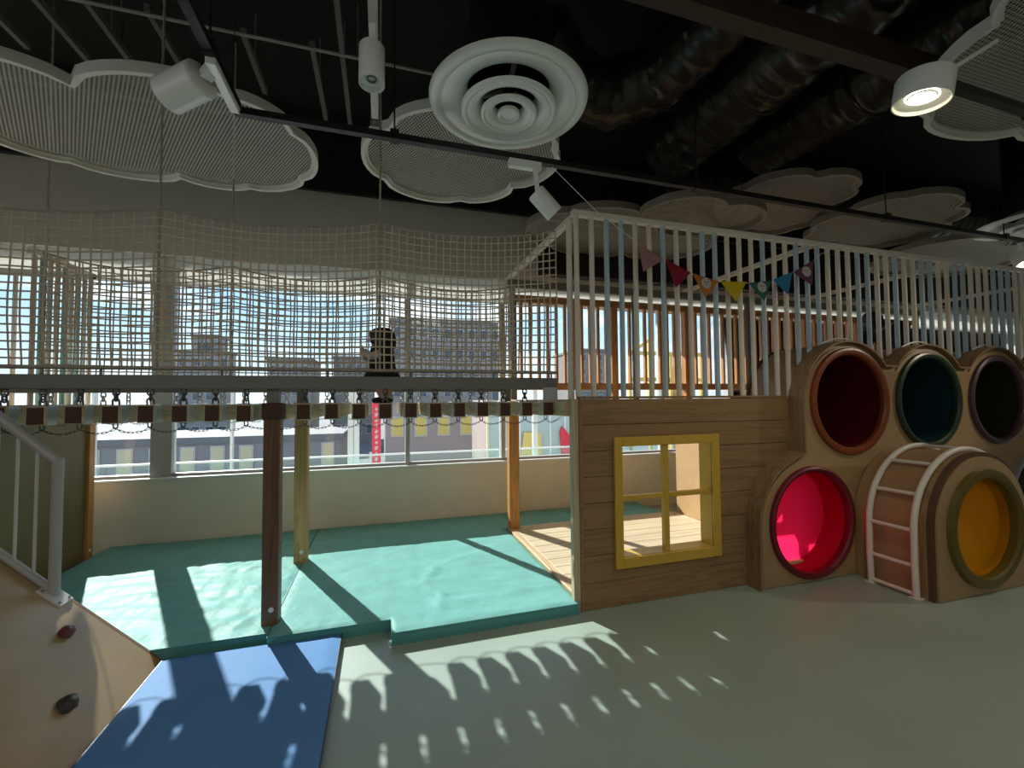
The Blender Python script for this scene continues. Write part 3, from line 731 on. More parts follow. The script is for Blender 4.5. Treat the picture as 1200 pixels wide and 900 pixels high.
MB().box(1.452, 1.476, YP - 0.008, YP + 0.04, 0.0, 1.603, 0.003).build('corner_trim', M_oak, ph)
MB().box(1.398, 1.452, YP, YP + 0.06, 0.0, 1.603, 0.004).build('corner_post', wood('pale_post', (0.52, 0.45, 0.30), (0.40, 0.32, 0.19), 'Z'), ph, label='pale timber corner post')
# window frame: deep yellow box with casing and cross bars
wf = MB()
for x0, x1, z0, z1 in ((1.742, 1.812, 0.285, 1.30), (2.668, 2.738, 0.285, 1.30), (1.812, 2.668, 0.285, 0.367), (1.812, 2.668, 1.228, 1.30)):
    wf.box(x0, x1, YP - 0.025, YP + 0.0, z0, z1, 0.004)
wo = wf.build('window_frame', M_yellow, ph)
ln = MB()
ln.box(1.80, 1.815, YP, YP + 0.14, 0.36, 1.235).box(2.665, 2.68, YP, YP + 0.14, 0.36, 1.235).box(1.80, 2.68, YP, YP + 0.14, 0.355, 0.37).box(1.80, 2.68, YP, YP + 0.14, 1.225, 1.24)
ln.build('window_lining', M_yellow, wo)
MB().box(2.205, 2.25, YP + 0.0, YP + 0.05, 0.37, 1.225, 0.004).build('mullion', M_yellow, wo)
MB().box(1.815, 2.205, YP + 0.005, YP + 0.045, 0.80, 0.838, 0.004).build('glazing_bar', M_yellow, wo)
MB().box(2.25, 2.665, YP + 0.005, YP + 0.045, 0.80, 0.838, 0.004).build('glazing_bar', M_yellow, wo)
# ground platform inside
for k in range(10):
    y0 = YP + 0.07 + k * 0.186
    MB().box(1.50, 3.74, y0, y0 + 0.183, 0.0, 0.105, 0.003).build('floor_board', M_deck, ph)
MB().box(1.43, 1.50, YP + 0.06, 4.93, 0.0, 0.108, 0.004).build('floor_edge', M_pineY, ph)
# rear posts, deck, joists
for x in (1.50, 5.0, 6.8): MB().box(x - 0.06, x + 0.06, 4.86, 4.97, 0.0, 1.5, 0.005).build('rear_post', M_orangeZ, ph, label='orange pine rear post')
DY0 = YP + 0.05
for k in range(12):
    y0 = DY0 + k * 0.16
    for xa, xb in (((1.45, 3.50),) if y0 < 3.62 else ((1.45, 8.4),) if y0 < 4.4 else ((1.45, 2.2), (2.95, 8.4))):      # gap added at the back so sun reaches the red panel
        MB().box(xa, xb, y0, y0 + 0.157, 1.555, 1.60, 0.002).build('deck_board', M_pine, ph)
for x in (1.47, 2.18, 2.97, 3.7, 4.9, 6.1, 7.3, 8.35): MB().box(x - 0.02, x + 0.02, DY0 if x < 3.5 else 3.65, 4.97, 1.47, 1.555).build('joist', M_pineY, ph)
MB().box(3.75, 3.79, 3.62, 4.9, 0.0, 1.47).build('inner_wall', M_innerply, ph, label='tan plywood inner wall')
MB().box(8.4, 8.44, 3.1, 4.97, 0, 1.6).build('end_wall', M_oak, ph)

# bar cage on the deck ------------------------------------------------
cg = thing('bar_cage', 'cage of cream and pale blue upright bars above the playhouse', 'bar cage', (4.8, 4.0, 1.62))
YC = 3.045
POD = [(4.12, 1.565), (5.185, 1.565), (6.26, 1.565), (7.33, 1.565)]
PR = 0.545
pat = 'wwbbwwbwwbbwwwbwwbbbwwwbbwwbwwbbwwbbwwwbbbwwbbbwwwbbwwbbww'
base = {}
for k in range(54):
    x = 1.458 + k * 0.1315
    zb = 1.605 if x < 3.52 else 1.605
    for cx, cz in POD:
        if abs(x - cx) < PR: zb = max(zb, cz + math.sqrt(PR ** 2 - (x - cx) ** 2))
    if x < 3.52: zb = 1.622
    blue = pat[k % len(pat)] == 'b'
    key = (blue, round(zb, 2))
    if key not in base: base[key] = MB().cyl((0, 0, round(zb, 2) - 1.62), (0, 0, 3.03 - 1.62), 0.0205, 12).mesh('bar', M_barB if blue else M_barW)
    inst(base[key], 'bar', (x, YC, 1.62), cg, label='pale blue bar' if blue else None)
MB().box(1.42, 8.6, YC - 0.027, YC + 0.027, 3.03, 3.075, 0.004).build('top_rail', M_railW, cg)
MB().box(1.44, 1.49, YC + 0.03, 4.9, 3.025, 3.075, 0.004).build('side_rail', M_railW, cg)
MB().cyl((1.425, YC + 0.06, 1.60), (1.425, YC + 0.06, 3.03), 0.024, 12).build('corner_bar', M_barW, cg)
for x in (3.95, 6.0, 8.2): MB().box(x - 0.022, x + 0.022, YC + 0.03, 4.9, 3.03, 3.075).build('cross_rail', M_railW, cg)
MB().box(1.44, 8.6, 4.86, 4.92, 2.94, 3.03, 0.004).build('rear_rail', M_steel, cg)
for x in (1.50, 3.16, 5.0, 6.8, 8.5): MB().box(x - 0.03, x + 0.03, 4.87, 4.92, 1.60, 2.94).build('rear_post', M_steel, cg)

# timber slat screen behind the deck ----------------------------------
ss = thing('slat_screen', 'timber slat screen with orange posts along the window side of the deck', 'slat screen', (4.9, 5.02, 1.6))
MB().box(1.50, 8.6, 5.0, 5.07, 2.80, 2.885, 0.003).build('top_rail', M_orangeX, ss)
MB().box(1.50, 8.6, 5.0, 5.07, 1.72, 1.805, 0.003).build('bottom_rail', M_orangeX, ss)
sp_ = [1.53, 2.915, 4.05, 5.14, 6.22, 7.3, 8.4]
for x in sp_: MB().box(x - 0.04, x + 0.05, 4.985, 5.075, 1.47, 2.80, 0.003).build('post', M_orangeZ, ss, label='orange slat screen post')
slm = MB().box(-0.015, 0.015, -0.024, 0.024, 0, 0.995, 0.002).mesh('slat', M_orangeZ)
x = 1.65
while x < 8.35:
    if all(abs(x - q) > 0.08 for q in sp_): inst(slm, 'slat', (x, 5.03, 1.805), ss)
    x += 0.1165

# ================================================================== POD WALL
pw = thing('tunnel_wall', 'scalloped plywood tunnel wall with round coloured openings', 'tunnel wall', (5.0, 2.95, 0))
YA, YB2 = 2.925, 2.955
def arc(cx, cz, r, a0, a1, n=18): return [(cx + r * math.cos(math.radians(a0 + (a1 - a0) * k / n)), cz + r * math.sin(math.radians(a0 + (a1 - a0) * k / n))) for k in range(n + 1)]
def outline(g):
    """scalloped outline grown by g"""
    r = 0.575 + g; pts = [(3.625 - 0.60 - g, 0.003)]
    pts += arc(3.625, 0.50, 0.60 + g, 180, 108, 14)
    pts += [(4.12 - r, 1.12)]
    zc = 1.53; vz = 1.885 + g
    for i, (cx, _) in enumerate(POD):
        a_v = math.degrees(math.asin((vz - zc) / r))
        a0 = 180 if i == 0 else 180 - a_v
        a1 = 0 if i == len(POD) - 1 else a_v
        pts += arc(cx, zc, r, a0, a1, 22)
    pts += [(POD[-1][0] + r, 0.003)]
    return pts
LOW = [(3.625, 0.512), (6.85, 0.515)]
holes = [circ(cx, cz, 0.44) for cx, cz in POD[:3]] + [circ(LOW[0][0], LOW[0][1], 0.45), circ(LOW[1][0], LOW[1][1], 0.42), circ(4.72, 0.53, 0.42)]
plate(outline(0), holes, YA, YB2, 'face_board', M_podply, pw, bevel=0.006)
plate(outline(-0.035), holes, YA - 0.018, YA - 0.001, 'front_board', M_podply, pw, bevel=0.005)
# bent edge trim round the scallops
def strip(pts, y0, y1, name, m, th=0.016, parent=pw):
    s = MB(); n = len(pts)
    inner = []
    for i, p in enumerate(pts):
        a = Vector(pts[max(0, i - 1)]); b = Vector(pts[min(n - 1, i + 1)]); t = (b - a).normalized(); nn = Vector((-t.y, t.x))
        inner.append(Vector(p) - nn * -th)
    for q, (yy) in enumerate((y0, y1)):
        pass
    vs = []
    for i in range(n):
        o_, i_ = pts[i], inner[i]
        vs += [(o_[0], y0, o_[1]), (i_[0], y0, i_[1]), (i_[0], y1, i_[1]), (o_[0], y1, o_[1])]
    fs = []
    for i in range(n - 1):
        for k in range(4): fs.append((i * 4 + k, i * 4 + (k + 1) % 4, i * 4 + 4 + (k + 1) % 4, i * 4 + 4 + k))
    fs += [(0, 1, 2, 3), ((n - 1) * 4 + 3, (n - 1) * 4 + 2, (n - 1) * 4 + 1, (n - 1) * 4)]
    return s.add(vs, fs).build(name, m, parent)
strip(outline(0.0), YA - 0.045, YP + 0.0, 'edge_trim', M_podtrim)
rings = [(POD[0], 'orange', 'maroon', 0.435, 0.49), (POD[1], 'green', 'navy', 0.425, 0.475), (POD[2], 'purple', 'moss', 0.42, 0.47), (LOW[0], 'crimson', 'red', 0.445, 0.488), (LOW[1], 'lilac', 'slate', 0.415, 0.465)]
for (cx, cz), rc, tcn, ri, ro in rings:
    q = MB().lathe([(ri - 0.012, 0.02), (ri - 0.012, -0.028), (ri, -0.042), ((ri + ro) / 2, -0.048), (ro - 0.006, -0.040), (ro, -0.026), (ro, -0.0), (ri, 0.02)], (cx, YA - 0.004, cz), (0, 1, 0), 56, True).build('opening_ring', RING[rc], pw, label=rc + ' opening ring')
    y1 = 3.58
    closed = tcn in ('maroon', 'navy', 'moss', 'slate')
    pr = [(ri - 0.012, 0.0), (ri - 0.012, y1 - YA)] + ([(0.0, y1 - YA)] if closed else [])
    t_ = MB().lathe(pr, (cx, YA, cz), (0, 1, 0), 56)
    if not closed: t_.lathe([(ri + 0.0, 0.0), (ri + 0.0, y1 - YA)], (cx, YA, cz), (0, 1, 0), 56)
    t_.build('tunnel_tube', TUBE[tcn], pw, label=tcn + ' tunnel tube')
    if tcn == 'red': MB().lathe([(ri - 0.013, 0.0), (0.0, 0.0)], (cx, YA + 0.22, cz), (0, 1, 0), 56).build('round_panel', TUBE['red'], pw, label='glowing red round panel')
# barrel shells over the upper tubes: short front hood, long rear drum
for i, (cx, cz) in enumerate(POD[:3]):
    MB().lathe([(0.50, 0), (0.545, 0), (0.545, 0.065), (0.50, 0.065)], (cx, YB2, cz - 0.01), (0, 1, 0), 48, True).build('hood', M_podbody, pw)
    d = MB().lathe([(0.45, 0), (0.52, 0), (0.54, 0.02), (0.54, 0.42), (0.53, 0.44), (0.45, 0.44)], (cx, YC + 0.03, cz), (0, 1, 0), 48, True).build('drum', M_podbody, pw)
    MB().lathe([(0.525, 0.44), (0.548, 0.44), (0.548, 0.475), (0.44, 0.475), (0.44, 0.44)], (cx, YC + 0.03, cz), (0, 1, 0), 48, True).build('drum_rim', M_podtrimdark, d)
    hp = MB()
    for yy in (3.0, ):
        hp.tube([(cx - 0.24 + 0.48 * q / 14, 3.0 - 0.03, cz + 0.53 + 0.055 * math.sin(PI * q / 14)) for q in range(15)], 0.008, 8)
    hp.build('grab_hoop', M_railW, pw)

# yellow pod --------------------------------------------------------
yp = thing('crawl_pod', 'arched plywood crawl pod with an amber round panel, jutting out from the tunnel wall', 'crawl pod', (4.72, 2.6, 0))
PXc, PZc, PRr = 4.72, 0.53, 0.575
def arch(g=0.0): return [(PXc - PRr - g, 0.003)] + arc(PXc, PZc, PRr + g, 180, 0, 32) + [(PXc + PRr + g, 0.003)]
plate(arch(), [circ(PXc, PZc, 0.40)], 2.30, 2.335, 'front_board', M_podply, yp, bevel=0.006)
strip(arch(0.004), 2.32, 2.36, 'edge_band', M_podtrimdark, 0.03, yp)
strip(arch(0.0), 2.36, 2.90, 'shell', M_podbody, 0.02, yp)
strip(arch(0.014), 2.36, 2.40, 'shell_trim', M_podtrim, 0.018, yp)
MB().lathe([(0.395, 0.03), (0.395, -0.02), (0.41, -0.035), (0.45, -0.04), (0.475, -0.03), (0.482, 0.0), (0.40, 0.03)], (PXc, 2.30, PZc), (0, 1, 0), 56, True).build('opening_ring', RING['olive'], yp, label='olive opening ring')
MB().lathe([(0.397, 0.0), (0.397, 1.2)], (PXc, 2.335, PZc), (0, 1, 0), 56).build('tunnel_tube', TUBE['amber'], yp, label='amber tunnel tube')
MB().lathe([(0.393, 0.0), (0.0, 0.0)], (PXc, 2.40, PZc), (0, 1, 0), 56).build('round_panel', TUBE['amber'], yp, label='amber recessed round panel')

# curved ladder -----------------------------------------------------
ld = thing('curved_ladder', 'cream steel ladder curving over the side of the amber crawl pod', 'ladder', (4.1, 2.6, 0))
def lad_pts(y):
    r = 0.645; pts = [(PXc - r, y, 0.004), (PXc - r - 0.006, y, 0.25)]
    for k in range(19):
        a = math.radians(180 - k * 115 / 18); pts.append((PXc + r * math.cos(a), y, PZc - 0.02 + r * math.sin(a)))
    return pts
for y in (2.42, 2.75):
    MB().tube(lad_pts(y), 0.024, 12).build('rail', M_railW, ld)
    MB().box(PXc - 0.645 - 0.035, PXc - 0.645 + 0.035, y - 0.035, y + 0.035, 0.0, 0.008).build('foot_plate', M_railW, ld)
def lad_at(z):
    a = math.asin(min(1, (z - PZc + 0.02) / 0.645)) if z > PZc else 0
    return PXc - 0.645 * math.cos(a)
for z in (0.03, 0.25, 0.53, 0.81, 1.04): MB().cyl((lad_at(z), 2.42, z), (lad_at(z), 2.75, z), 0.016, 10).build('rung', M_railW, ld)
MB().cyl((PXc + 0.05, 2.42, PZc + 0.622), (PXc + 0.05, 2.75, PZc + 0.622), 0.016, 10).build('rung', M_railW, ld)

# ================================================================== BUNTING
bt_ = thing('bunting', 'string of seven coloured pennants hanging in front of the bars', 'bunting', (2.8, 2.93, 2.7))
fl = [((1.941, 2.82), (2.164, 2.712), (1.966, 2.593), (0.42, 0.25, 0.24), 'faded pink pennant', True),
      ((2.188, 2.714), (2.421, 2.622), (2.262, 2.486), (0.30, 0.012, 0.03), 'crimson pennant', False),
      ((2.446, 2.617), (2.699, 2.573), (2.549, 2.428), (0.55, 0.20, 0.03), 'orange pennant', True),
      ((2.725, 2.575), (2.992, 2.587), (2.86, 2.411), (0.62, 0.48, 0.01), 'yellow pennant', False),
      ((3.019, 2.582), (3.272, 2.622), (3.161, 2.436), (0.02, 0.16, 0.11), 'green pennant', True),
      ((3.291, 2.631), (3.507, 2.716), (3.43, 2.505), (0.02, 0.22, 0.42), 'blue pennant', False),
      ((3.527, 2.717), (3.764, 2.845), (3.712, 2.608), (0.14, 0.05, 0.11), 'purple pennant', True)]
YN = 2.93
line = [(1.27, 3.06, 3.40), (1.60, 3.0, 3.08), (1.941, YN, 2.82)]
for a, b, *_ in fl: line += [(a[0], YN, a[1]), (b[0], YN, b[1])]
line += [(3.95, YN + 0.05, 2.95), (4.2, YC, 3.05)]
MB().tube(line, 0.003, 6).build('string', M_railW, bt_)
for a, b, c, colr, lab, em_ in fl:
    A, B, C = Vector((a[0], YN, a[1])), Vector((b[0], YN, b[1])), Vector((c[0], YN - 0.02, c[1]))
    d = (B - A).normalized(); nn = d.cross((C - A)).normalized()
    p = MB().prism([A, B, C], nn * 0.004).build('pennant', mat('felt_' + lab.split()[-2], colr, rough=0.9, translucent=0.3), bt_, smooth=False, label=lab)
    MB().tube([A, A.lerp(B, 0.5), B], 0.005, 6).build('hem', mat('felt_' + lab.split()[-2], colr), p)
    if em_ and 'pink' not in lab:
        G = (A * 0.36 + B * 0.36 + C * 0.28); fw_ = nn if nn.y < 0 else -nn
        G = G + fw_ * (0.003 if nn.y >= 0 else 0.006)
        e = MB().lathe([(0.0, 0.003), (0.046, 0.003), (0.048, 0.0)], G, fw_, 24).build('emblem', mat('emblem_felt', (0.42, 0.42, 0.40), rough=0.9), p, label='pale round emblem')
        dt = MB(); sx_ = Vector((1, 0, 0)); sz_ = Vector((0, 0, 1))
        for kx, kz in ((-0.016, 0.008), (0.016, 0.008), (0.0, -0.012)): dt.ball(G + sx_ * kx + sz_ * kz + fw_ * 0.003, 0.0055, 8)
        dt.build('emblem_dots', M_blackmetal, p, kind='stuff')

# ================================================================== CEILING: clouds, tracks, diffusers, lamps, ducts
CAM = Vector((0, 0, 1.6))
def cloud(label, cusps, z, sag=0.16, m=M_cloudmesh, rimh=0.075, rm=None):
    rm = rm or (M_cloudrimB if m is M_cloudmeshB else M_cloudrim)
    """wire mesh cloud: scalloped rim band with a mesh sheet set into it"""
    k = (z - 1.6) / 2.1
    cs = [Vector((x * k, y * k)) for x, y in cusps]; n = len(cs)
    cen = sum(cs, Vector((0, 0))) / n
    area = sum(cs[i].x * cs[(i + 1) % n].y - cs[(i + 1) % n].x * cs[i].y for i in range(n))
    if area < 0: cs.reverse()
    pts = []
    for i in range(n):
        a, b = cs[i], cs[(i + 1) % n]; d = b - a; nn = Vector((d.y, -d.x)).normalized(); h = sag * d.length
        for q in range(10):
            u_ = q / 10; pts.append(a + d * u_ + nn * (h * (4 * u_ * (1 - u_)) ** 0.66))
    o = thing('cloud_panel', label, 'cloud panel', (cen.x, cen.y, z), 'mesh clouds under the ceiling')
    m_ = len(pts)
    def off(dist):
        out = []
        for i in range(m_):
            t = (pts[(i + 1) % m_] - pts[i - 1]).normalized(); out.append(pts[i] - Vector((t.y, -t.x)) * dist)
        return out
    inn = off(0.035)
    vs = []
    for i in range(m_):
        vs += [(pts[i].x, pts[i].y, z), (pts[i].x, pts[i].y, z + rimh), (inn[i].x, inn[i].y, z + rimh), (inn[i].x, inn[i].y, z)]
    fs = [(i * 4 + q, i * 4 + (q + 1) % 4, ((i + 1) % m_) * 4 + (q + 1) % 4, ((i + 1) % m_) * 4 + q) for i in range(m_) for q in range(4)]
    MB().add(vs, fs).build('rim', rm, o, ang=40)
    MB().add([(p.x, p.y, z + 0.045) for p in off(0.03)], [tuple(range(m_))]).build('mesh_sheet', m, o, smooth=False)
    lip = off(0.055)
    vs = []
    for i in range(m_): vs += [(inn[i].x, inn[i].y, z + 0.03), (lip[i].x, lip[i].y, z + 0.03), (lip[i].x, lip[i].y, z + 0.044), (inn[i].x, inn[i].y, z + 0.044)]
    MB().add(vs, fs).build('inner_lip', rm, o, ang=40)
    for q in (0.25, 0.75):
        p = pts[int(m_ * q)]; p = p.lerp(cen, 0.15); MB().cyl((p.x, p.y, z + 0.05), (p.x, p.y, ZC), 0.003, 6).build('hanger_wire', M_blackmetal, o)
    return o
cloud('large white wire-mesh cloud at upper left behind the tilted white spotlight', [(-3.05, 4.25), (-2.604, 4.687), (-1.794, 4.731), (-1.239, 4.778), (-0.70, 4.46), (-0.66, 3.68), (-1.0, 3.36), (-1.968, 3.513), (-2.75, 3.42)], 3.70, 0.19)
cloud('white wire-mesh cloud partly hidden behind the large round diffuser', [(0.027, 4.242), (0.80, 4.47), (1.258, 4.05), (1.44, 3.35), (0.9, 3.1), (0.05, 3.40)], 3.70, 0.24)
cloud('white wire-mesh cloud at the top right corner behind the lit drum lamp', [(3.0, 1.0), (3.33, 1.49), (3.95, 2.16), (4.9, 2.1), (5.7, 1.75), (5.6, 0.7), (4.2, 0.5), (3.2, 0.6)], 3.70, 0.15)
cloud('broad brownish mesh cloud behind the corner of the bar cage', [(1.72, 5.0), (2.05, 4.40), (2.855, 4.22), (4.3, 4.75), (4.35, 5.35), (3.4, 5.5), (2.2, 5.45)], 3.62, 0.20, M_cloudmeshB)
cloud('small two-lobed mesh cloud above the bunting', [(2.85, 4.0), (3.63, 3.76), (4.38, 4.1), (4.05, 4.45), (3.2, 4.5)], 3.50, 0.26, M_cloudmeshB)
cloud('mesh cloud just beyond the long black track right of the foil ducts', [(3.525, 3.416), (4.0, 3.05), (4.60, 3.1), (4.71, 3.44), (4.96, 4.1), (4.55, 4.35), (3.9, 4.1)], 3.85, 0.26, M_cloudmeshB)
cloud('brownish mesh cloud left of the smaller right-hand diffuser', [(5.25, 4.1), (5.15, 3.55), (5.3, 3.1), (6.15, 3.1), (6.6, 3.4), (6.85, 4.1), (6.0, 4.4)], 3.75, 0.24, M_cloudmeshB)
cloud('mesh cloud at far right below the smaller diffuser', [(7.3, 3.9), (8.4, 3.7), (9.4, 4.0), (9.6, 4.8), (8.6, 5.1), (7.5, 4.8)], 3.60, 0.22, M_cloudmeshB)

def track(name, label, a, b, w=0.05, h=0.045, m=M_blackmetal, drops=()):
    o = thing(name, label, 'track', ((Vector(a) + Vector(b)) / 2))
    MB().obox(a, b, w, h).build('rail', m, o)
    for t in drops:
        p = Vector(a).lerp(Vector(b), t); MB().cyl(p + Vector((0, 0, h / 2)), (p.x, p.y, ZC), 0.006, 8).build('hanger_rod', M_blackmetal, o)
        MB().box(p.x - 0.03, p.x + 0.03, p.y - 0.035, p.y + 0.035, p.z - h / 2 - 0.006, p.z + h / 2 + 0.02).build('hanger_clip', M_blackmetal, o)
    return o
track('lighting_track', 'long black lighting track crossing the whole ceiling in front of the bars', (-0.90, 3.10, 3.46), (9.0, 3.14, 3.46), drops=(0.1, 0.36, 0.6, 0.8))
track('lighting_track', 'black lighting track coming from the top edge to the white spotlight', (-0.87, -1.5, 3.46), (-0.87, 3.05, 3.46), drops=(0.4, 0.9))
track('lighting_track', 'short black lighting track beside the lit drum lamp', (3.07, 1.65, 3.46), (6.5, 1.72, 3.46), drops=(0.3,))
track('lighting_track', 'pale grey rail from the top edge above the small downlight', (-0.04, 0.6, 3.50), (-0.04, 3.06, 3.50), 0.045, 0.06, M_steelL, drops=(0.97,))

def diffuser(label, c, R):
    o = thing('air_diffuser', label, 'air diffuser', c, 'round ceiling diffusers')
    c = Vector(c)
    def ring(ro, ri, zb, zt, nm):
        # trumpet-shaped ring: rolled outer lip, cone rising to the inner edge
        w = ro - ri
        pr = [(ro, zb + 0.05 * R), (ro - w * 0.015, zb + 0.02 * R), (ro - w * 0.08, zb + 0.003 * R), (ro - w * 0.16, zb), (ro - w * 0.24, zb + 0.008 * R), (ro - w * 0.285, zb + 0.03 * R), (ro - w * 0.31, zb + 0.034 * R), (ro - w * 0.33, zb + 0.022 * R)]
        for q in range(1, 9):
            u_ = q / 8; pr.append((ro - w * (0.33 + 0.67 * math.sin(u_ * PI / 2) ** 0.9), zb + 0.022 * R + (zt - zb - 0.022 * R) * (1 - math.cos(u_ * PI / 2))))
        pr += [(ri, zt + 0.02), (ri + w * 0.30, zb + (zt - zb) * 0.35 + 0.03), (ro - 0.04 * R, zb + 0.06 * R)]
        return MB().lathe(pr, c, (0, 0, 1), 64, True).build(nm, M_white, o, ang=50)
    ring(R, R * 0.52, 0.0, 0.22 * R, 'outer_ring')
    ring(R * 0.605, R * 0.34, -0.11 * R, 0.10 * R, 'cone_ring'); ring(R * 0.355, R * 0.18, -0.14 * R, 0.0, 'cone_ring')
    MB().lathe([(0.0, -0.11 * R), (0.09 * R, -0.11 * R), (0.115 * R, -0.14 * R), (0.14 * R, -0.13 * R), (0.135 * R, -0.08 * R), (0.0, -0.04 * R)], c, (0, 0, 1), 32).build('hub', M_white, o)
    for k in range(3):
        a = k * 2 * PI / 3 + 0.4; MB().obox(c + Vector((0.08 * R * math.cos(a), 0.08 * R * math.sin(a), 0.2 * R)), c + Vector((0.6 * R * math.cos(a), 0.6 * R * math.sin(a), 0.24 * R)), 0.03, 0.02).build('spoke', M_joist, o)
    MB().lathe([(R * 0.58, 0.24 * R), (R * 0.58, 0.8 * R), (R * 0.5, 1.0 * R)], c, (0, 0, 1), 40).build('neck', M_blackmetal, o)
    MB().cyl(c + Vector((0, 0, 0.8 * R)), (c.x, c.y, ZC), R * 0.5, 24).build('duct_spigot', M_foil, o)
diffuser('large white round air diffuser at the top centre of the ceiling', (0.83, 2.76, 3.60), 0.535)
diffuser('smaller-looking round air diffuser at the right edge above the bars', (7.45, 3.02, 3.62), 0.56)

def spot(label, c, d, r, L_, stem=None, lit=False, adapter=None):
    """cylinder track spotlight: centre of its back end, aim direction"""
    c = Vector(c); d = Vector(d).normalized(); o = thing('spotlight', label, 'spotlight', c)
    MB().lathe([(0, 0), (r * 0.9, 0), (r, 0.01), (r, L_), (r * 0.94, L_), (r * 0.92, L_ - 0.02), (r * 0.6, L_ - 0.035), (0, L_ - 0.035)], c, d, 36).build('housing', M_white, o, ang=40)
    MB().lathe([(0, 0.0), (r * 0.5, 0.0), (r * 0.55, 0.006)], c + d * (L_ - 0.034), d, 24).build('lens', M_emit if lit else M_lampface, o)
    if not lit:
        MB().lathe([(r * 0.28, 0), (r * 0.34, 0.01), (r * 0.40, 0)], c + d * (L_ - 0.03), d, 24).build('lens_ring', M_steel, o)
    if stem: 
        for a, b, w in stem: MB().obox(a, b, w, w * 0.7).build('arm', M_white, o)
    if adapter: MB().box(*adapter, 0.004).build('adapter', M_white, o)
    return o
# tilted spotlight at upper left
spot('white cylinder spotlight tilted down in front of the large left cloud', (-0.95, 2.74, 3.40), (-0.85, 0.50, -0.22), 0.098, 0.25, [((-0.87, 2.66, 3.43), (-0.93, 2.72, 3.40), 0.06)], adapter=(-0.895, -0.845, 2.60, 3.02, 3.395, 3.437))
spot('white cylinder downlight hanging under the pale grey rail', (-0.045, 2.2, 3.36), (0.0, -0.06, -1), 0.062, 0.20, [((-0.04, 2.2, 3.47), (-0.043, 2.2, 3.36), 0.04)])
spot('white cylinder spotlight under the long black track by the cage corner', (1.14, 3.09, 3.20), (0.62, 0.0, -0.60), 0.072, 0.22, [((1.14, 3.1, 3.40), (1.16, 3.09, 3.20), 0.05)], adapter=(0.93, 1.19, 3.075, 3.125, 3.375, 3.437))
def drum():
    c = Vector((2.99, 1.65, 3.30)); o = thing('drum_lamp', 'short white drum lamp glowing warm at the upper right', 'lamp', c); d = Vector((-0.12, 0.10, -1)).normalized(); r = 0.135
    MB().lathe([(0, 0.145), (r * 0.97, 0.145), (r, 0.135), (r, 0), (r * 0.95, 0), (r * 0.93, 0.02), (r * 0.55, 0.035)], c, -d, 40).build('housing', M_white, o, ang=40)
    MB().lathe([(0, 0.0), (r * 0.58, 0.0)], c - d * 0.034, -d, 30).build('led_disc', M_emit, o)
    MB().lathe([(r * 0.42, 0.0), (r * 0.46, 0.008), (r * 0.52, 0.0)], c - d * 0.031, d, 30).build('led_ring', M_lampface, o)
    MB().obox((3.06, 1.60, 3.43), (3.42, 1.53, 3.66), 0.05, 0.02).build('arm', M_white, o)
    MB().box(3.06, 3.12, 1.60, 1.70, 3.42, 3.49).build('track_clip', M_blackmetal, o)
    l = bpy.data.lights.new('lamp_glow', 'SPOT'); l.energy = 18; l.color = (1, 0.82, 0.58); l.spot_size = math.radians(110); l.spot_blend = 0.8; l.shadow_soft_size = 0.06
    lo = bpy.data.objects.new('lamp_glow', l); COL.objects.link(lo); lo.location = c + d * 0.03; lo.rotation_euler = (-d).to_track_quat('Z', 'Y').to_euler()
drum()
spot('small lit spotlight at the right edge beyond the bar tops', (7.35, 3.14, 3.28), (-0.25, -0.35, -0.8), 0.10, 0.16, [((7.35, 3.14, 3.44), (7.35, 3.14, 3.28), 0.05)], lit=True)

# conduits, joists, truss, beams, ducts
cd = thing('conduit', 'thin grey conduit running across the dark ceiling', 'conduit', (0, 3.92, 4.6))
MB().cyl((-6.5, 3.925, 4.6), (1.3, 3.915, 4.6), 0.013, 8).build('pipe', M_conduit, cd)
for x in (-3.5, -1.9, -0.2): MB().cyl((x, 3.92, 4.6), (x, 3.92, ZC), 0.006, 6).build('hanger_rod', M_joist, cd)
M_js = M_joist
for i, (x, y0, y1, where) in enumerate(((-2.87, 3.7, 4.6, 'at the far left'), (-2.473, 3.8, 4.62, 'second from the far left'), (-2.125, 3.85, 4.66, 'third from the far left'), (-1.722, 3.88, 4.45, 'just left of the tilted spotlight'), (-1.085, 3.92, 4.64, 'just right of the tilted spotlight'), (-0.565, 3.9, 4.9, 'in the middle above the two clouds'), (-0.325, 3.3, 4.97, 'nearest the small downlight'))):
    single('ceiling_joist', MB().box(x - 0.02, x + 0.02, y0, y1, 4.60, 4.66), M_js, 'slim grey ceiling joist ' + where, 'joist', 'slim joists on the dark ceiling').location.z += 0
    MB().cyl((x, (y0 + y1) / 2, 4.66), (x, (y0 + y1) / 2, ZC), 0.006, 6).build('hanger_rod', M_joist, bpy.context.scene.objects[[o.name for o in COL.objects if o.name.startswith('ceiling_joist')][-1]])
tr = thing('roof_truss', 'black steel truss along the top of the grey bulkhead wall', 'truss', (2, 5.5, 4.1))
MB().box(-6.5, 9, 5.47, 5.53, 4.10, 4.15).build('chord', M_blackmetal, tr)
MB().box(-6.5, 9, 5.47, 5.53, 4.85, 4.92).build('chord', M_blackmetal, tr)
for k in range(26):
    x = -6.2 + k * 0.6; MB().obox((x, 5.5, 4.12), (x + (0.3 if k % 2 else -0.3), 5.5, 4.88), 0.03, 0.03).build('web_bar', M_blackmetal, tr)
single('steel_beam', MB().box(-7, 13, 1.93, 2.03, 3.80, 3.96), M_rust, 'brown steel ceiling beam behind the diffuser running to the right', 'beam')
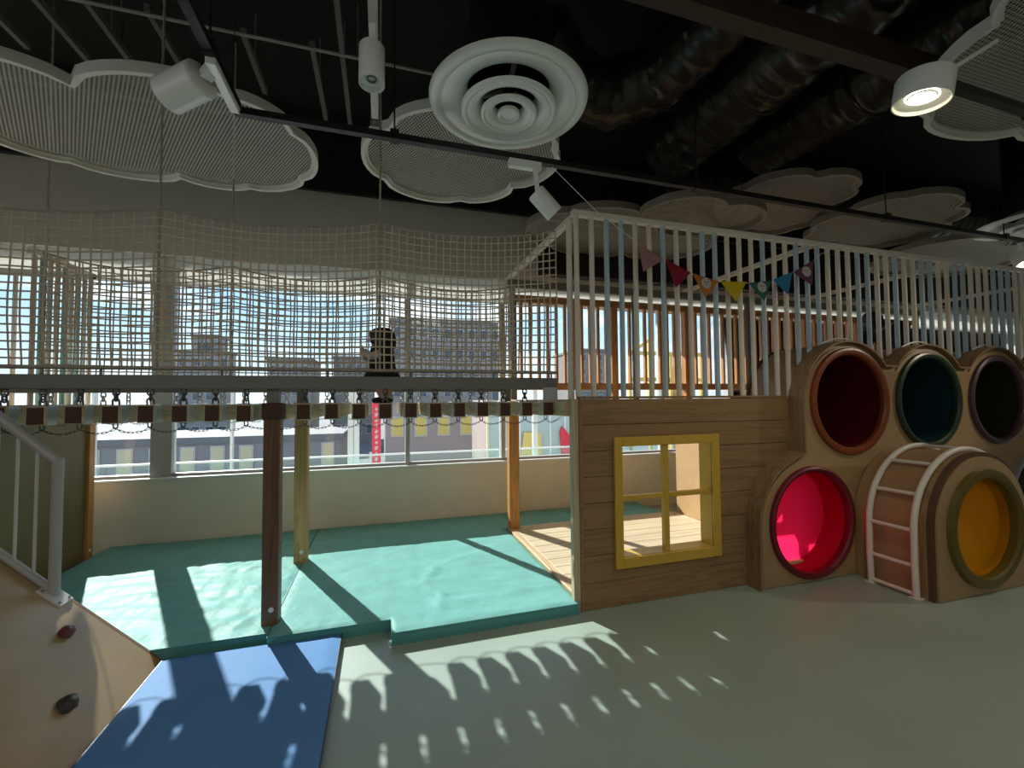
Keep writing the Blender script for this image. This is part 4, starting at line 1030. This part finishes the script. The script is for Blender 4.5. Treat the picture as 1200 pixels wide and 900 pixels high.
def duct(label, pts, r, seed, flat=1.0, n=28, m=M_foil):
    o = thing('air_duct', label, 'duct', pts[0])
    P_ = [Vector(p) for p in pts]; path = []
    for a, b in zip(P_[:-1], P_[1:]):
        s = max(2, int((b - a).length / 0.05))
        path += [a.lerp(b, k / s) for k in range(s)]
    path.append(P_[-1])
    b = MB(); b.tube(path, r, n, flat=flat)
    c_ = P_[0]
    vs = []
    for i, v in enumerate(b.v):
        v = Vector(v); k = i // n; cc_ = path[min(k, len(path) - 1)]
        w = 1 + 0.06 * noise.noise(v * 5 + Vector((seed, 0, 0))) + 0.035 * math.sin(k * 1.9) + 0.03 * abs(noise.noise(v * 14))
        vs.append(cc_ + (v - cc_) * w)
    b.v = vs
    b.build('sleeve', m, o, ang=60)
    for q in (0.2, 0.7):
        p = path[int(len(path) * q)]
        MB().tube([p + Vector((math.cos(2 * PI * k / 24) * (r + .02), 0, math.sin(2 * PI * k / 24) * (r * flat + .02))) for k in range(24)], 0.008, 6, closed=True).build('strap', M_blackmetal, o)
duct('wrinkled black foil duct curving behind the large diffuser', [(1.2, 3.2, 4.55), (1.6, 3.45, 4.40), (2.0, 3.5, 4.4), (2.35, 3.2, 4.45), (2.5, 2.5, 4.55), (2.45, 1.2, 4.65), (2.4, -2, 4.7)], 0.28, 1.0)
duct('wide black foil duct above the middle of the bar cage', [(3.2, 4.2, 4.5), (3.2, 3.0, 4.5), (3.25, 1.5, 4.55), (3.3, -2, 4.6)], 0.36, 4.0)
duct('black foil duct to the right of the wide one', [(4.2, 3.9, 4.55), (4.3, 2.6, 4.55), (4.5, 0.8, 4.6), (4.6, -2, 4.6)], 0.36, 7.0)
duct('long black duct running across above the tunnel wall', [(3.4, 4.75, 4.5), (5.0, 4.75, 4.5), (7, 4.7, 4.5), (11, 4.7, 4.5)], 0.36, 9.0)
single('dark_box', MB().box(2.1, 12.5, 5.46, 5.62, 3.32, 4.05, 0.01), M_blackmetal, 'black box added to darken the bulkhead behind the bar cage', 'duct')  # added box: stands in for the shade on the right of the bulkhead

# ================================================================== PEOPLE
M_skin = mat('skin', (0.58, 0.36, 0.26), rough=0.55)
M_coat = mat('dark_coat', (0.018, 0.018, 0.02), rough=0.85)
M_coat2 = mat('black_jacket', (0.014, 0.013, 0.014), rough=0.8)
M_hair = mat('dark_hair', (0.012, 0.010, 0.009), rough=0.5)
M_sleeve = mat('cream_sleeve', (0.62, 0.58, 0.52), rough=0.8)
M_shoe = mat('dark_shoe', (0.03, 0.012, 0.015), rough=0.5)
def hand(J, E, pre, wrist, fwd, side, s):
    """palm with four fingers and a side thumb added to a skeleton"""
    w = Vector(wrist); f = Vector(fwd).normalized(); sd = Vector(side).normalized(); nrm = f.cross(sd)
    J[pre + 'palm'] = (w + f * s * 0.45, (s * 0.22, s * 0.13)); E.append((pre + 'wrist', pre + 'palm'))
    for k, ln in enumerate((0.40, 0.46, 0.43, 0.33)):
        b = w + f * s * 0.62 + sd * s * (0.21 - 0.14 * k)
        J[pre + 'f%da' % k] = (b, s * 0.065); J[pre + 'f%db' % k] = (b + f * s * ln * 0.55 + nrm * s * 0.06, s * 0.058); J[pre + 'f%dc' % k] = (b + f * s * ln * 0.9 + nrm * s * 0.2, s * 0.05)
        E += [(pre + 'palm', pre + 'f%da' % k), (pre + 'f%da' % k, pre + 'f%db' % k), (pre + 'f%db' % k, pre + 'f%dc' % k)]
    b = w + f * s * 0.25 + sd * s * 0.26
    J[pre + 'ta'] = (b, s * 0.07); J[pre + 'tb'] = (b + (f * 0.6 + sd * 0.6) * s * 0.3, s * 0.06)
    E += [(pre + 'palm', pre + 'ta'), (pre + 'ta', pre + 'tb')]
def head(parent, c, fwd, r, hair_back=1.0):
    """face features on a head of radius r looking along fwd"""
    c = Vector(c); f = Vector(fwd).normalized(); s = Vector((0, 0, 1)).cross(f).normalized(); u_ = f.cross(s)
    fm = MB(); fm.ball(c + f * r * 0.98 - u_ * r * 0.12, r * 0.14, 10, (1, 1, 1.2))
    for k in (-1, 1): fm.ball(c + s * (k * r * 0.93) - u_ * r * 0.05, r * 0.2, 10, (0.6, 0.8, 1.3))
    fm.build('face', M_skin, parent)
    ey = MB()
    for k in (-1, 1): ey.ball(c + f * r * 0.88 + s * (k * r * 0.36) + u_ * r * 0.05, r * 0.10, 10)
    ey.build('eye', M_hair, parent)
    MB().tube([c + f * r * 0.86 + s * (q * r * 0.11) - u_ * r * (0.48 + 0.02 * abs(q)) for q in (-2, -1, 0, 1, 2)], r * 0.05, 6).build('mouth', mat('lips', (0.40, 0.15, 0.13)), parent)
    hb = MB().ball((0, 0, 0), 1, 20); vs = []
    for v in hb.v:
        v = Vector(v); k = 1.0
        if v.x > 0.35 and v.z < 0.45: k = 0.80          # open at the face
        if v.x < 0.2 and v.z < -0.2: k = 1.12 * hair_back
        vs.append(c + (f * v.x + s * v.y + u_ * v.z) * (r * 1.12 * k) - f * r * 0.06 + u_ * r * 0.05)
    hb.v = vs; hb.build('hair', M_hair, parent)
def toddler():
    o = thing('person', 'toddler in a dark flared coat crossing the plank bridge behind the net', 'person', (0.0, 4.0, 1.583))
    y = 4.0
    J = {'pelvis': ((0.015, y, 1.83), 0.062), 'belly': ((0.01, y, 1.90), 0.068), 'chest': ((0.0, y, 1.98), 0.066), 'neck': ((-0.01, y, 2.045), 0.032), 'chin': ((-0.022, y, 2.09), 0.055), 'head': ((-0.02, y, 2.15), 0.078), 'crown': ((-0.012, y, 2.195), 0.055)}
    E = [('pelvis', 'belly'), ('belly', 'chest'), ('chest', 'neck'), ('neck', 'chin'), ('chin', 'head'), ('head', 'crown')]
    for s_, n_ in ((-1, 'a'), (1, 'b')):
        J['sh' + n_] = ((-0.005, y + s_ * 0.075, 2.01), 0.034); J['el' + n_] = ((-0.075, y + s_ * 0.095, 1.985 if s_ < 0 else 1.95), 0.028); J[n_ + 'wrist'] = ((-0.140, y + s_ * 0.06, 2.03 if s_ < 0 else 2.0), 0.02)
        E += [('chest', 'sh' + n_), ('sh' + n_, 'el' + n_), ('el' + n_, n_ + 'wrist')]
        hand(J, E, n_, J[n_ + 'wrist'][0], (-0.3, -s_ * 0.2, 0.9), (-0.8, -s_ * 0.3, -0.2), 0.055)
        lx = 0.0 if s_ < 0 else 0.075
        J['hip' + n_] = ((0.015, y + s_ * 0.04, 1.79), 0.045); J['kn' + n_] = ((lx - 0.012, y + s_ * 0.045, 1.705), 0.036); J['an' + n_] = ((lx + 0.012, y + s_ * 0.045, 1.615), 0.023); J['toe' + n_] = ((lx - 0.05, y + s_ * 0.05, 1.603), 0.018)
        E += [('pelvis', 'hip' + n_), ('hip' + n_, 'kn' + n_), ('kn' + n_, 'an' + n_), ('an' + n_, 'toe' + n_)]
    skin('body', J, E, M_skin, o)
    head(o, (-0.022, y, 2.145), (-1, -0.15, -0.12), 0.086, 1.2)
    ct = MB()
    ct.lathe([(0.075, 2.10), (0.098, 2.06), (0.110, 1.98), (0.118, 1.90), (0.142, 1.845), (0.166, 1.805), (0.158, 1.80), (0.09, 1.86)], (0.012, y, 0), (0, 0, 1), 28)
    ct.v = [((v[0] - 0.012) * (1.0) + 0.012 + 0.02 * max(0, 1.95 - v[2]) , v[1], v[2] + 0.006 * math.sin(7 * math.atan2(v[1] - y, v[0] - 0.012)) * (1 if v[2] < 1.86 else 0)) for v in ct.v]
    ct.build('coat', M_coat, o)
    hd = MB().lathe([(0.108, 2.07), (0.112, 2.14), (0.098, 2.21), (0.055, 2.245), (0.0, 2.25)], (0.005, y, 0), (0, 0, 1), 24)
    hd.v = [(v[0] + 0.018, v[1], v[2]) for v in hd.v if True]
    hd.f = [f for f in hd.f if sum(hd.v[i][0] for i in f) / len(f) > -0.035 or min(hd.v[i][2] for i in f) > 2.19]; hd.mi = [0] * len(hd.f)
    hd.build('hood', M_coat, o)
    for s_, n_ in ((-1, 'a'), (1, 'b')):
        sl = MB().tube([J['sh' + n_][0], J['el' + n_][0], J[n_ + 'wrist'][0]], [0.042, 0.036, 0.028], 12); sl.build('sleeve', M_sleeve, o, label='cream sleeve')
        a, t_ = Vector(J['an' + n_][0]), Vector(J['toe' + n_][0])
        MB().tube([a + Vector((0.022, 0, -0.004)), a + Vector((0, 0, -0.004)), t_ + Vector((0, 0, 0)), t_ + Vector((-0.018, 0, -0.004))], [0.020, 0.029, 0.025, 0.014], 12).build('shoe', M_shoe, o)
        MB().tube([a + Vector((0, 0, 0.0)), a + Vector((0, 0, 0.045))], 0.026, 12).build('sock', M_sleeve, o)
toddler()
def adult():
    bx, y = 6.55, 4.2
    o = thing('person', 'dark-haired person in a black jacket kneeling behind the bars above the tunnel openings', 'person', (bx, y, 1.6))
    J = {'pelvis': ((bx + 0.46, y, 2.10), 0.15), 'belly': ((bx + 0.38, y, 2.30), 0.15), 'chest': ((bx + 0.20, y, 2.50), 0.165), 'neck': ((bx + 0.02, y, 2.59), 0.058), 'chin': ((bx - 0.11, y, 2.59), 0.075), 'head': ((bx - 0.13, y, 2.65), 0.10), 'crown': ((bx - 0.11, y, 2.72), 0.075)}
    E = [('pelvis', 'belly'), ('belly', 'chest'), ('chest', 'neck'), ('neck', 'chin'), ('chin', 'head'), ('head', 'crown')]
    for s_, n_ in ((-1, 'a'), (1, 'b')):
        J['sh' + n_] = ((bx + 0.12, y + s_ * 0.19, 2.54), 0.075); J['el' + n_] = ((bx + 0.0, y + s_ * 0.24, 2.18), 0.052); J[n_ + 'wrist'] = ((bx - 0.2, y + s_ * 0.17, 2.05), 0.034)
        E += [('chest', 'sh' + n_), ('sh' + n_, 'el' + n_), ('el' + n_, n_ + 'wrist')]
        hand(J, E, n_, J[n_ + 'wrist'][0], (-0.9, 0, -0.3), (0, -s_, 0.2), 0.11)
        J['hip' + n_] = ((bx + 0.46, y + s_ * 0.1, 2.04), 0.11); J['kn' + n_] = ((bx + 0.12, y + s_ * 0.14, 1.69), 0.08); J['an' + n_] = ((bx + 0.50, y + s_ * 0.13, 1.665), 0.05); J['toe' + n_] = ((bx + 0.62, y + s_ * 0.13, 1.64), 0.035)
        E += [('pelvis', 'hip' + n_), ('hip' + n_, 'kn' + n_), ('kn' + n_, 'an' + n_), ('an' + n_, 'toe' + n_)]
    skin('body', J, E, M_skin, o)
    head(o, (bx - 0.135, y, 2.64), (-1, -0.3, -0.2), 0.112, 1.15)
    jk = MB().tube([J['pelvis'][0], J['belly'][0], J['chest'][0], (bx + 0.04, y, 2.58)], [0.20, 0.195, 0.205, 0.10], 20); jk.build('jacket', M_coat2, o)
    for s_, n_ in ((-1, 'a'), (1, 'b')):
        MB().tube([J['chest'][0], J['sh' + n_][0], J['el' + n_][0], J[n_ + 'wrist'][0]], [0.10, 0.10, 0.07, 0.048], 14).build('sleeve', M_coat2, o)
        MB().tube([J['hip' + n_][0], J['kn' + n_][0]], [0.14, 0.088], 14).build('trouser_leg', M_coat2, o)
        MB().tube([J['kn' + n_][0], J['an' + n_][0]], [0.088, 0.06], 14).build('trouser_leg', M_coat2, o)
adult()
